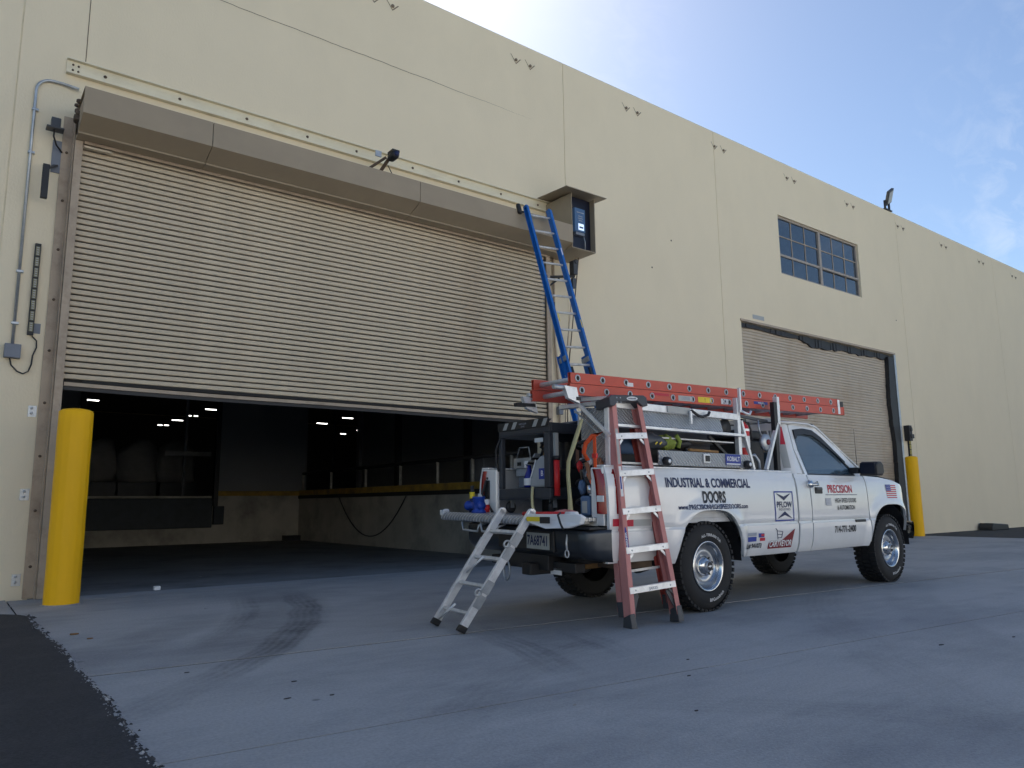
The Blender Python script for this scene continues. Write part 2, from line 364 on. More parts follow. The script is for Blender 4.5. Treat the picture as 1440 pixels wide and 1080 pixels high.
def thing(name, label, cat, org=(0, 0, 0), group=None, rot=0, world=None):
    o = bpy.data.objects.new(name, None); COL.objects.link(o); o.empty_display_size = .2
    o.location = world if world is not None else org; o.rotation_euler = (0, 0, rot)
    o['label'] = label; o['category'] = cat
    if group: o['group'] = group
    ORG[o.name] = tuple(org)
    return o
def single(name, mb, m, label, cat, group=None, org=None, **kw):
    if org is None:
        n = len(mb.v); org = (sum(v[0] for v in mb.v) / n, sum(v[1] for v in mb.v) / n, min(v[2] for v in mb.v))
    me = finish_mesh(name, mb, m, org)
    o = bpy.data.objects.new(name, me); COL.objects.link(o); o.location = org
    o['label'] = label; o['category'] = cat
    if group: o['group'] = group
    if kw.get('bev'):
        md = o.modifiers.new("bevel", 'BEVEL'); md.width = kw['bev']; md.segments = 2; md.limit_method = 'ANGLE'
    return o
def struct(name, mb, m, parent=None, **kw):
    o = B(name, mb, m, parent, **kw)
    if not parent and not kw.get('kind'): o['kind'] = 'structure'
    return o
def link_copy(o, parent, loc):
    c = o.copy(); COL.objects.link(c); c.parent = parent; c.location = loc; return c

# text as mesh geometry, in a plane given by fn(u, v) -> point
def text_mb(txt, size, fn, bold=0.0, cond=1.0, align='CENTER', shear=0.0, res=3, spacing=1.0, serif=False):
    cu = bpy.data.curves.new("lettering", 'FONT'); cu.body = txt; cu.size = size; cu.offset = bold * size; cu.align_x = align
    cu.resolution_u = res; cu.space_character = spacing; cu.shear = shear; cu.fill_mode = 'FRONT'
    ob = bpy.data.objects.new("lettering", cu); COL.objects.link(ob)
    bpy.context.view_layer.update()
    me = bpy.data.meshes.new_from_object(ob)
    mb = MB(); mb.add([fn(v.co.x * cond, v.co.y) for v in me.vertices], [tuple(p.vertices) for p in me.polygons])
    if serif:
        # little slab serifs at the foot and head of the upright strokes
        vs = [(v.co.x, v.co.y) for v in me.vertices]
        ys = [p[1] for p in vs]; lo, hi = min(ys), max(ys); t = size * .035
        for lev, sg in ((lo, 1), (hi, -1)):
            xs = sorted(p[0] for p in vs if abs(p[1] - lev) < size * .02)
            i = 0
            while i < len(xs) - 1:
                j = i
                while j + 1 < len(xs) and xs[j + 1] - xs[j] < size * .1: j += 1
                if size * .05 < xs[j] - xs[i] < size * .2:
                    a, b = xs[i] - size * .05, xs[j] + size * .05
                    mb.add([fn(a * cond, lev), fn(b * cond, lev), fn(b * cond, lev + sg * t), fn(a * cond, lev + sg * t)], [(0, 1, 2, 3)])
                i = j + 1
    bpy.data.objects.remove(ob); bpy.data.curves.remove(cu); bpy.data.meshes.remove(me)
    return mb
def plate(fn, pts):
    mb = MB(); mb.add([fn(*p) for p in pts], [tuple(range(len(pts)))]); return mb
def rect(x0, x1, y0, y1): return [(x0, y0), (x1, y0), (x1, y1), (x0, y1)]

# ================================================================== GROUND
W = 10.192
g = MB(); g.box(-900, 900, -900, 900, -.5, -.06)
struct('ground', g, M['asphalt'])
# concrete apron: long slabs parallel with the wall, recessed joints
X0, X1 = .70, 21.45
def jy(y0, x): return y0 - .085 * (x - .8)
edges = [(-48.0, 0), (1.15, 1), (3.34, 1), (5.29, 1), (9.62, 2), (10.05, 2)]  # first slab stretched far behind the camera so sunlit concrete bounces light
apron = bpy.data.objects.new('concrete_apron', None); COL.objects.link(apron); apron['kind'] = 'structure'
gap = .010
for i in range(len(edges) - 1):
    (ya, ka), (yb, kb) = edges[i], edges[i + 1]
    f = lambda y, k, x: jy(y, x) if k == 1 else y
    mb = MB(); N = 24; rows = []
    pts_lo = [(X0 + (X1 - X0) * t / N) for t in range(N + 1)]
    ga, gb_ = (.019 if ya == 5.29 else .007), (.019 if yb == 5.29 else .007)
    top = [[(x, f(ya, ka, x) + ga, 0) for x in pts_lo], [(x, f(yb, kb, x) - gb_, 0) for x in pts_lo]]
    mb.grid([[(p[0], p[1], -.055) for p in top[0]], top[0], top[1], [(p[0], p[1], -.055) for p in top[1]]], smooth=False)
    B('concrete_slab', mb, M['yard'], apron)
gb = MB(); gb.box(X0 + .01, X1 - .01, -48, 10.05, -.06, -.005); B('joint_filler', gb, M['dark_gap'], apron)
# asphalt to the left, with a broken ragged edge over the apron
def left_edge(y):
    return .78 + .008 * math.sin(y * 3.1) + .007 * math.sin(y * 9.7 + 1) + .012 * math.sin(y * 1.3 + .5)
pts = []
y = -3.0
rnd = random.Random(3)
while y < 8.35:
    pts.append((left_edge(y) + rnd.uniform(-.011, .011), y)); y += rnd.uniform(.02, .05)
pts += [(.74, 8.45), (.70, 8.56), (.62, 8.66), (.50, 8.72), (.3, 8.74)]
mb = MB(); rows0 = [(-60, p[1], .010) for p in pts]; rows1 = [(-1.5, p[1], .012) for p in pts]; rows2 = [(p[0] - .05, p[1], .024) for p in pts]; rows3 = [(p[0], p[1], .018) for p in pts]; rows4 = [(p[0] + .012, p[1], -.03) for p in pts]
mb.grid([rows0, rows1, rows2, rows3, rows4], smooth=False)
struct('asphalt_road', mb, M['asphalt'])
mb = MB(); mb.box(X1 + .004, 90, -12, W + .02, -.06, .0)
struct('asphalt_lot', mb, M['asphalt'])
mb = MB(); mb.box(-8, .69, 8.5, W + .02, -.06, -.003)
struct('wall_footing', mb, M['yard'])
# crumbs, chips along the broken edge
mb = MB(); rnd = random.Random(11)
mbc = MB()
for k in range(1700):
    y = rnd.uniform(1.2, 8.5); s = rnd.uniform(.004, .013) * (1 if rnd.random() < .9 else 2.2)
    x = left_edge(y) + rnd.gauss(-.004, .016); zz = .0 if x > left_edge(y) else .018
    vs = [(x + s * rnd.uniform(.5, 1) * math.cos(a), y + s * rnd.uniform(.5, 1) * math.sin(a), zz) for a in (0, 1.3, 2.6, 3.9, 5.2)] + [(x, y, zz + s * .6)]
    (mb if rnd.random() < .55 else mbc).add(vs, [(0, 1, 5), (1, 2, 5), (2, 3, 5), (3, 4, 5), (4, 0, 5)])
o = B('asphalt_crumbs', mb, M['crumb'], kind='stuff'); o['label'] = 'dark crumbs along the broken edge of the asphalt'; o['category'] = 'rubble'
o = B('concrete_chips', mbc, M['chip'], kind='stuff'); o['label'] = 'pale chips along the broken edge of the asphalt'; o['category'] = 'rubble'
# cracks in the asphalt
mb = MB()
for (x, y, n, a0) in ((.42, 5.2, 9, -1.4), (.36, 4.4, 9, -1.2), (.58, 3.7, 7, -.9), (.25, 6.1, 6, -1.7)):
    a = a0; p = Vector((x, y)); L_ = [p.copy()]
    for k in range(n):
        a += rnd.uniform(-.9, .9) * .6; p = p + Vector((math.cos(a), math.sin(a))) * rnd.uniform(.06, .13); p.x = min(p.x, .66); L_.append(p.copy())
    for i in range(len(L_) - 1):
        d = (L_[i + 1] - L_[i]).normalized(); nn = Vector((-d.y, d.x)) * rnd.uniform(.003, .006)
        mb.add([(*(L_[i] + nn), .0165), (*(L_[i] - nn), .0165), (*(L_[i + 1] - nn * .8), .0165), (*(L_[i + 1] + nn * .8), .0165)], [(0, 1, 2, 3)])
o = B('asphalt_cracks', mb, M['dark_gap']); o['kind'] = 'structure'
# litter on the apron
def litter(name, x, y, s, m, label, cat, h=.004, grp=None):
    mb = MB(); k = 6; vs = []; s *= .62
    for i in range(k):
        t = 2 * math.pi * i / k; r_ = s * rnd.uniform(.55, 1.1); vs.append((x + r_ * math.cos(t) * 1.5, y + r_ * math.sin(t) * .7, .002))
    n = len(vs); vs += [(v[0], v[1], h) for v in vs]
    mb.add(vs, [tuple(range(n, 2 * n))] + [(i, (i + 1) % n, n + (i + 1) % n, n + i) for i in range(n)])
    single(name, mb, m, label, cat, grp)
litter('dry_leaf', .96, 7.05, .05, M['leaf'], 'tan dry leaf on the concrete just right of the asphalt edge', 'leaf', .012)
litter('dry_leaf', 1.03, 6.75, .04, M['leaf'], 'darker dry leaf lying just in front of the tan leaf', 'leaf', .008)
mb = MB(); mb.box(2.18, 2.25, 10.02, 10.10, 0.003, .05); single('paper_cup', mb, M['white'], 'small white crumpled cup on the threshold under the raised door', 'cup', bev=.006)
for (x, y, s) in ((1.55, 4.0, .022), (1.72, 4.35, .022), (1.76, 3.92, .018), (1.3, 5.0, .02), (3.55, 3.0, .02), (3.9, 3.3, .018), (5.6, 2.5, .03), (6.3, 2.3, .025), (3.0, 2.5, .016)):
    litter('debris_scrap', x, y, s, M['crumb'], 'small dark scrap lying loose on the concrete apron', 'scrap', .005, 'dark scraps on the concrete')
for (x, y, s) in ((2.55, 8.9, .016), (2.2, 7.9, .016), (3.0, 8.1, .014), (3.1, 11.5, .03), (4.4, 11.2, .02), (2.9, 6.6, .012), (2.62, 2.95, .012)):
    litter('pale_scrap', x, y, s, M['chip'], 'small pale scrap lying loose on the concrete', 'scrap', .006, 'pale scraps on the concrete')

# ================================================================== WAREHOUSE
TOP = 9.56
bld = thing('warehouse', 'long cream tilt-up concrete warehouse behind the pickup', 'warehouse', (0, W, 0))
def wall_panel(x0, x1, z0, z1, holes=(), y0=W, th=.18):
    xs = sorted({x0, x1, *[h[0] for h in holes], *[h[1] for h in holes]}); zs = sorted({z0, z1, *[h[2] for h in holes], *[h[3] for h in holes]})
    mb = MB()
    def solid(i, j):
        if i < 0 or j < 0 or i >= len(xs) - 1 or j >= len(zs) - 1: return False
        cx, cz = (xs[i] + xs[i + 1]) / 2, (zs[j] + zs[j + 1]) / 2
        return not any(h[0] < cx < h[1] and h[2] < cz < h[3] for h in holes)
    y1 = y0 + th
    for i in range(len(xs) - 1):
        for j in range(len(zs) - 1):
            if not solid(i, j): continue
            a, b, c, d = xs[i], xs[i + 1], zs[j], zs[j + 1]
            mb.quad((a, y0, c), (b, y0, c), (b, y0, d), (a, y0, d)); mb.quad((a, y1, c), (a, y1, d), (b, y1, d), (b, y1, c))
            if not solid(i - 1, j): mb.quad((a, y0, c), (a, y0, d), (a, y1, d), (a, y1, c))
            if not solid(i + 1, j): mb.quad((b, y0, c), (b, y1, c), (b, y1, d), (b, y0, d))
            if not solid(i, j - 1): mb.quad((a, y0, c), (a, y1, c), (b, y1, c), (b, y0, c))
            if not solid(i, j + 1): mb.quad((a, y0, d), (b, y0, d), (b, y1, d), (a, y1, d))
    return B('wall_panel', mb, M['stucco'], bld)
J = .007
DOOR1 = (1.04, 8.46, -.05, 5.6)
DOOR2 = (14.44, 21.59, -.05, 5.10)
WIN = (16.22, 20.10, 6.56, 8.10)
wall_panel(-9, .33 - J, -.05, TOP)
wall_panel(.33 + J, 9.107 - J, -.05, TOP, [DOOR1])
wall_panel(9.107 + J, 13.78 - J, -.05, TOP)
wall_panel(13.78 + J, 22.49 - J, -.05, TOP, [DOOR2, WIN])
wall_panel(22.49 + J, 29.65 - J, -.05, TOP)
wall_panel(29.65 + J, 37 - J, -.05, TOP)
wall_panel(37 + J, 44, -.05, TOP)
for x in (.33, 9.107, 13.78, 22.49, 29.65, 37): B('joint_sealant', MB().box(x - .03, x + .03, W + .012, W + .16, -.05, TOP - .01), M['stucco2'], bld)
mb = MB(); mb.box(-9.0, 44.0, W + .004, W + .21, TOP + .002, TOP + .025)
B('parapet_cap', mb, M['stucco2'], bld)
mb = MB(); mb.box(-9, -8.8, W + .18, 70, -.05, TOP); mb.box(43.8, 44, W + .18, 70, -.05, TOP); mb.box(-9, 44, 70, 70.2, -.05, TOP)
B('outer_wall', mb, M['stucco'], bld)
mb = MB(); mb.box(-8.7, 43.7, 69.8, 69.9, 1.4, 8.8); B('rear_shade_panel', mb, M['ceil_in'], bld)  # added dark panel paints the far interior wall as unlit
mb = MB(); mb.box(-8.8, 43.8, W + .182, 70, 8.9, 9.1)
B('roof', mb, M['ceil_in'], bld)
# hairline crack and dust line over the door
mb = MB(); rnd2 = random.Random(5); px, pz = 2.2, 8.135
for k in range(64):
    nx = px + .095; nz_ = 8.13 + .004 * math.sin(k * .5) + rnd2.uniform(-.004, .004); w = .008 * (1 - max(0, k - 40) / 26)
    mb.add([(px, W - .003, pz - w / 2), (nx, W - .003, nz_ - w / 2), (nx, W - .003, nz_ + w / 2), (px, W - .003, pz + w / 2)], [(0, 1, 2, 3)]); px, pz = nx, nz_
B('wall_crack', mb, M['rust'], bld)
mb = MB(); mb.box(1.018, 1.026, W - .004, W - .001, 6.55, TOP - .02); B('wall_crack', mb, M['rust'], bld)
# anchor plates in pairs
def anchor(x, z):
    m1 = MB(); s = .055
    m1.add([(x - .13, W - .004, z + .10), (x - .115, W - .004, z + .10), (x + .0, W - .004, z - .05), (x + .10, W - .004, z + .06), (x + .115, W - .004, z + .05), (x, W - .004, z - .075)], [(0, 5, 2, 1), (2, 5, 4, 3)])
    m1.lathe([(0, -.02), (.028, -.02), (.03, 0)], (x, W, z + .01), 'y', 10)
    return m1
k = 0
ax = 5.12 - 2.93
while ax < 40:
    for dx in (-.12, .22): B('anchor_bolt', anchor(ax + dx, 9.2), M['anchor'], bld)
    ax += 2.935
# window over the far door
fr = MB(); x0, x1, z0, z1 = WIN; t = .05; ya, yb = W + .05, W + .12
for (a, b, c, d) in ((x0, x1, z0, z0 + t), (x0, x1, z1 - t, z1), (x0, x0 + t, z0 + t, z1 - t), (x1 - t, x1, z0 + t, z1 - t)): fr.box(a, b, ya, yb, c, d)
xm = (x0 + x1) / 2; fr.box(xm - .05, xm + .05, ya - .01, yb, z0 + t, z1 - t)
zt = z0 + .52
fr.box(x0 + t, xm - .05, ya + .005, yb, zt - .03, zt + .03); fr.box(xm + .05, x1 - t, ya - .02, yb, zt - .03, zt + .03)
win = B('window', fr, mat("window_frame_paint", (.40, .35, .30), .6), bld, bev=.004)
zr = zt + .03 + (z1 - t - zt - .03) / 2
for (a, b) in ((x0 + t, xm - .05), (xm + .05, x1 - t)):
    cw = (b - a) / 3
    mu = MB()
    for i in (1, 2): mu.box(a + cw * i - .012, a + cw * i + .012, ya + .02, yb - .01, z0 + t, zt - .03); mu.box(a + cw * i - .012, a + cw * i + .012, ya + .02, yb - .01, zt + .03, z1 - t)
    for i in range(3): mu.box(a + cw * i + .012, a + cw * (i + 1) - .012, ya + .02, yb - .01, zr - .012, zr + .012)
    B('muntin', mu, M['guide'], win)
    for i in range(3):
        for (c, d) in ((z0 + t, zt - .03), (zt + .03, zr - .012), (zr + .012, z1 - t)):
            p = MB(); tilt = random.uniform(-.004, .004); p.box(a + cw * i + .012, a + cw * (i + 1) - .012, ya + .035 + tilt, ya + .041 + tilt, c, d); B('pane', p, M['pane'], win)
# small patch of wall hardware
for (x, z, w) in ((.80, 2.11, .055), (.80, 1.157, .06), (.79, .214, .055)):
    mb = MB(); mb.box(x - w, x + .03, W - .008, W - .001, z - .07, z + .06)
    for dz in (-.03, .03): mb.lathe([(0, -.022), (.014, -.022), (.014, -.008)], (x - .02, W, z + dz), 'y', 8)
    B('anchor_plate', mb, M['galv'], bld)
mb = MB(); mb.box(.665 + .03, .665 + .13, W - .004, W - .001, 3.02, 3.14); B('patched_paint', mb, M['grey_box'], bld)
mb = MB(); mb.box(14.9, 15.35, W - .004, W - .001, 5.22, 5.32); B('patched_paint', mb, M['silver_tape'], bld)
rs = random.Random(21)
for k in range(10):
    x = rs.uniform(9.4, 22); z = rs.uniform(1, 8)
    mb = MB(); mb.lathe([(0, -.004), (.02, -.004), (.02, -.001)], (x, W, z), 'y', 8)
    if not (14.2 < x < 21.8 and z < 5.4) and not (16 < x < 20.3 and 6.3 < z < 8.3): B('wall_scar', mb, M['rust'], bld)

# unseen pale warehouse added behind the camera; its sunlit front bounces light onto this one
ow = thing('warehouse', 'unseen white warehouse added across the yard to bounce sunlight onto the cream one', 'warehouse', (10, -34, 0))
for k in range(8):
    xa = -36 + 12 * k; mb = MB(); mb.box(xa + .01, xa + 11.99, -34.3, -34, -.05, 10.5); B('wall_panel', mb, M['white_wall'], ow)
    mb = MB(); mb.box(xa + 3, xa + 7.2, -34.0 + .003, -33.94, 0.01, 4.4); B('rolling_door', mb, M['slat_far'], ow)
mb = MB(); mb.box(-36, 60, -70, -34.31, -.05, 10.3); B('roof', mb, M['ceil_in'], ow)
# ---- inside the truck well
dock = thing('loading_dock', 'dark recessed truck well with raised dock seen under the half open door', 'loading dock', (5, 16, 0))
DH = 1.28; YB = 21.68; XR = 8.54
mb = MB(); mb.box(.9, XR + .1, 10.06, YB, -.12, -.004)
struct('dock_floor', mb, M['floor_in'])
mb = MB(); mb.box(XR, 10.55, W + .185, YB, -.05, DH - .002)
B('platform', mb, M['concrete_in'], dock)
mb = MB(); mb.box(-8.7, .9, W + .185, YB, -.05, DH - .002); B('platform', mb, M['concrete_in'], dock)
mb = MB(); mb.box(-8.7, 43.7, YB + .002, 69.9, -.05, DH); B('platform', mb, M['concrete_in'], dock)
mb = MB(); mb.box(XR - .012, XR + .12, W + .2, YB, DH + .002, DH + .15); B('dock_edge', mb, M['dock_yellow'], dock, bev=.01)
mb = MB(); mb.box(XR - .03, XR - .004, W + .2, YB, DH - .09, DH + .001); B('edge_angle', mb, M['dark_gap'], dock)
mb = MB(); mb.box(6.2, XR, YB - .012, YB + .1, DH + .002, DH + .13); B('dock_edge', mb, M['dock_yellow'], dock, bev=.01)
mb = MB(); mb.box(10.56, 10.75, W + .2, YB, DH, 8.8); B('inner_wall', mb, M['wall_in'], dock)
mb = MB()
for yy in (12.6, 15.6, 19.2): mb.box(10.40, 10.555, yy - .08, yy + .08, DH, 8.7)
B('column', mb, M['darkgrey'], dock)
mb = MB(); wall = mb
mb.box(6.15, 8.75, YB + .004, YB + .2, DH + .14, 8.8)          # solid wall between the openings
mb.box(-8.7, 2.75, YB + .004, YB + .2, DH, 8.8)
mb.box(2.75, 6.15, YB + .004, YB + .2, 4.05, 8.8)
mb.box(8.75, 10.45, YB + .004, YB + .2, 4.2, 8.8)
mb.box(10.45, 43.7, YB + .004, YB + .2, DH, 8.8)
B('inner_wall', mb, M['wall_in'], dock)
mb = MB()
mb.box(2.85, 6.05, YB - .1, YB - .01, .42, 1.22); mb.box(6.08, 6.35, YB - .16, YB - .01, .5, 1.0); mb.box(2.5, 2.8, YB - .16, YB - .01, .5, 1.0)
B('dock_leveler', mb, M['dock_steel'], dock, bev=.015)
for xx in (2.7, 6.05): mb = MB(); mb.box(xx, xx + .12, YB - .16, YB + .002, 1.0, 4.05); B('dock_seal', mb, M['black'], dock)
mb = MB(); mb.box(9.55, 9.63, YB - .05, YB + .0, DH, 4.2); B('dock_seal', mb, M['darkgrey'], dock)
# junk on the lip of the wall
rl = thing('dock_railing', 'dark steel railing along the raised dock edge behind the tailgate', 'railing', (XR, 16, DH))
mb = MB(); mb.tube([(XR + .04, 11.0, 1.93), (XR + .04, 21.5, 1.92)], .045); B('top_rail', mb, M['black'], rl)
for yy in (11.3, 12.6, 13.95, 15.6, 17.4, 19.5, 21.5):
    mb = MB(); mb.tube([(XR + .04, yy, DH + .15), (XR + .04, yy, 1.9)], .034); B('post', mb, M['post'], rl)
mb = MB(); n = 18; mb.tube([(XR - .03, 15.2 + 3.6 * t / n, DH - .1 - .95 * (1 - (2 * t / n - 1) ** 2)) for t in range(n + 1)], .014)
single('hanging_cable', mb, M['black'], 'black cable hanging in a loop below the dock railing', 'cable')
mb = MB(); mb.box(XR + .3, XR + .75, 12.6, 13.1, DH, 1.95); single('wall_cabinet', mb, M['grey_box'], 'dim grey cabinet standing on the dock behind the railing', 'cabinet', bev=.01)
mb = MB(); mb.box(8.0, 8.4, 21.1, 21.5, 0, .15); single('wheel_chock', mb, M['black'], 'black chock on the dock floor in the far corner', 'chock')
# bulk sacks and racks on the dock
for i, (x, lab) in enumerate(((3.6, 'leftmost of three pale bulk sacks standing dim in the dock opening'), (4.75, 'middle of three pale bulk sacks standing dim in the dock opening'), (5.85, 'rightmost of three pale bulk sacks standing dim in the dock opening'))):
    mb = MB(); prof = [(0, 1.35), (.28, 1.34), (.46, 1.22), (.53, 1.0), (.55, .4), (.52, .05), (0, 0)]
    mb.lathe([(r_, h) for r_, h in prof[::-1]], (0, 0, 0), 'z', 16)
    mb.xf(lambda v: (x + 1.12 * v[0] + .05 * math.sin(5 * v[2] + i), 25.2 + v[1] * .8, DH + v[2] * (.92 + .10 * math.sin(5 * v[0] + i)) + .45))
    single('bulk_sack', mb, M['bag'], lab, 'sack', 'bulk sacks on the dock')
    mb = MB(); mb.box(x - .6, x + .6, 24.7, 25.7, DH + .002, DH + .44); single('pallet_crate', mb, M['darkgrey'], ['dark crate under the leftmost bulk sack', 'dark crate under the middle bulk sack', 'dark crate under the rightmost bulk sack'][i], 'crate', 'crates under the sacks')
rk_ = thing('pallet_rack', 'dim grey rack beam and post at the right of the dock opening', 'rack', (5.45, 22.6, DH))
B('beam', MB().box(4.95, 6.2, 22.5, 22.62, 2.42, 2.54), M['bag'], rk_); B('upright', MB().box(5.45, 5.53, 22.52, 22.60, 2.545, 4.6), M['wall_in'], rk_); B('upright', MB().box(5.45, 5.53, 22.52, 22.60, DH + .002, 2.415), M['darkgrey'], rk_)
# warehouse tube lights
def lamp(x, y, z, w, lab):
    mb = MB(); mb.box(x - w / 2, x + w / 2, y - .06, y + .06, z + .016, z + .05)
    hb = MB(); hb.box(x - w / 2 - .03, x + w / 2 + .03, y - .10, y + .10, z + .052, z + .12)
    t_ = thing('ceiling_lamp', lab, 'lamp', (x, y, z), 'lit tube lamps inside the warehouse')
    B('tube', mb, M['lamp'], t_); B('housing', hb, M['darkgrey'], t_)
names_ = ['upper left tube lamp, left half', 'upper left tube lamp, right half', 'lit stub beside the yellow bollard', 'tube lamp over the middle sack, left', 'tube lamp over the middle sack, right', 'long tube lamp over the rightmost sack', 'short tube lamp above the rightmost sack', 'short tube lamp right of the rightmost sack', 'long tube lamp beside the inner wall', 'left long tube lamp behind the right dock opening', 'right long tube lamp behind the right dock opening', 'lower left short tube lamp behind the right dock opening', 'lower right short tube lamp behind the right dock opening']
for i, (x, y, z, w) in enumerate([(6.32, 48.00, 7.00, 0.33), (6.72, 48.09, 7.00, 0.34), (8.25, 61.39, 7.00, 0.32), (12.82, 60.37, 7.00, 0.30), (13.24, 60.24, 7.00, 0.30), (13.08, 56.31, 7.00, 0.71), (13.04, 53.03, 7.00, 0.27), (13.47, 53.01, 7.00, 0.23), (13.32, 48.89, 7.00, 0.69), (22.51, 53.10, 7.00, 0.79), (22.60, 48.84, 7.00, 0.76), (27.40, 60.06, 7.00, 0.46), (27.19, 56.53, 7.00, 0.38)]):
    lamp(x, y, z, w, 'lit ' + names_[i] + ', in the dark dock')

# ================================================================== BIG ROLL-UP DOOR
door = thing('rolling_door', 'wide tan roll-up door raised about a third, behind the pickup', 'roll-up door', (4.75, 10.05, 2.3))
PITCH = .0735; ZB = 2.40; CY0 = 10.05
def slat_mb(x0, x1, y, z):
    # one interlocking slat: flat face, rounded lip, deep joint
    prof = [(y + .034, z + .002), (y + .003, z + .003), (y - .003, z + .006), (y - .006, z + .014), (y - .0065, z + .034), (y - .004, z + .054), (y + .003, z + .059), (y + .034, z + .060)]
    m1 = MB(); n = len(prof)
    m1.add([(x0, *p) for p in prof] + [(x1, *p) for p in prof], [(i, i + 1, n + i + 1, n + i)[::-1] for i in range(n - 1)], False)
    return m1
sl0 = None; ns = 42
for i in range(ns):
    z = ZB + .095 + PITCH * i
    if sl0 is None:
        sl0 = B('slat', slat_mb(1.055, 8.42, CY0, z), M['slat'], door)
    else:
        c = sl0.copy(); COL.objects.link(c); c.parent = door; c.location = (0, random.uniform(-.0015, .0015), PITCH * i); c.rotation_euler = (0, random.uniform(-.00012, .00012), 0)
mb = MB(); mb.box(1.055, 8.42, CY0 + .036, CY0 + .046, ZB + .02, ZB + .095 + PITCH * ns); B('slat_gap_shade', mb, M['dark_gap'], door)  # dark sheet added behind the slats, painting their joints as shaded
# bottom bar: slightly wavy angle with dark strip painted as gap shade above and rubber under
mb = MB(); N = 40; r1 = []; r2 = []; r3 = []; r4 = []
for i in range(N + 1):
    t = i / N; x = 1.06 + 7.36 * t; dz = -.012 * math.sin(math.pi * t) - .006 * math.sin(t * 9)
    yb_ = CY0 - .05
    r1.append((x, CY0 + .01, ZB + .052 + dz)); r2.append((x, yb_, ZB + .050 + dz)); r3.append((x, yb_, ZB + .008 + dz)); r4.append((x, yb_ + .008, ZB + .006 + dz))
mb.grid([r4, r3, r2, r1], smooth=False)
B('bottom_bar', mb, M['guide'], door)
mb = MB(); mb.grid([[(p[0], p[1] + .01, p[2] - .045) for p in r4], [(p[0], p[1] + .012, p[2] + .002) for p in r4], [(p[0], p[1] + .045, p[2] + .002) for p in r4], [(p[0], p[1] + .05, p[2] - .045) for p in r4]], smooth=False)
B('rubber_seal', mb, M['black'], door)
mb = MB(); mb.box(1.25, 8.42, CY0 - .008, CY0 + .012, ZB + .056, ZB + .092); B('gap_shade_strip', mb, M['dark_gap'], door)  # solid dark strip painted as the shaded gap over the bottom bar
# guides
for sx, xa in ((-1, 1.05), (1, 8.42)):
    o_ = xa; gb = MB()
    # outer channel
    a, b = sorted((o_, o_ + sx * .085)); gb.box(a, b, 9.985, 10.015, 0.004, 5.50)
    a, b = sorted((o_ + sx * .075, o_ + sx * .085)); gb.box(a, b, 10.016, W - .002, 0.004, 5.50)
    B('guide', gb, M['guide'], door, bev=.003)
    gb = MB(); a, b = sorted((o_ + sx * .090, o_ + sx * .205)); gb.box(a, b, W - .024, W - .008, 0.002, 5.78)
    a, b = sorted((o_ + sx * .090, o_ + sx * .102)); gb.box(a, b, 10.03, W - .025, 0.002, 5.78)
    ga = B('guide_angle', gb, M['guide'], door)
    bo = MB()
    for k in range(9): bo.lathe([(0, -.022), (.016, -.020), (.017, -.006)], (o_ + sx * .15, W - .016, .35 + .62 * k), 'y', 8)
    B('bolt', bo, M['rust'], ga)
# hood
HX0, HX1 = .965, 8.60
def hood_prof(): return [(W - .004, 5.875), (9.47, 5.875), (9.46, 5.865), (9.46, 5.56), (9.78, 5.455), (9.79, 5.44), (9.99, 5.44), (9.99, 5.43), (9.77, 5.43), (9.76, 5.448), (9.45, 5.553), (9.45, 5.88), (W - .004, 5.885)]
cuts = [HX0, 2.42, 5.48, HX1]
for i in range(3):
    mb = MB(); mb.prism(hood_prof(), 'x', cuts[i] + (.004 if i else 0), cuts[i + 1] - (.004 if i < 2 else 0))
    B('hood', mb, M['bronze'], door)
mb = MB(); mb.prism([(9.47, 5.56), (9.47, 5.86), (W - .01, 5.86), (W - .01, 5.5), (9.98, 5.46), (9.80, 5.462)], 'x', HX0 + .02, HX0 + .03); mb.prism([(9.47, 5.56), (9.47, 5.86), (W - .01, 5.86), (W - .01, 5.5), (9.98, 5.46), (9.80, 5.462)], 'x', HX1 - .03, HX1 - .02)
B('end_bracket', mb, M['guide'], door)
mb = MB(); mb.tube([(HX0 + .03, 9.85, 5.68), (HX1 - .03, 9.85, 5.68)], .13, 12); B('barrel', mb, M['dark_gap'], door)
mb = MB(); mb.box(1.06, 8.42, 9.96, 9.985, 5.395, 5.43); B('lintel_strip', mb, M['guide'], door)
mb = MB(); mb.box(1.06, 1.36, 9.94, 9.972, 5.34, 5.365); B('guide_tip', mb, M['slat'], door)
mb = MB()
for (y, z, s) in ((9.72, 5.80, .03), (9.82, 5.72, .035), (9.70, 5.64, .03), (9.9, 5.83, .025), (9.85, 5.6, .03)): mb.lathe([(0, -.04), (s * .6, -.04), (s, -.02), (s, .0)], (.955, y, z), 'x', 10)
mb.box(.90, .955, 9.66, 9.74, 5.54, 5.60)
B('axle_hardware', mb, M['rust'], door)

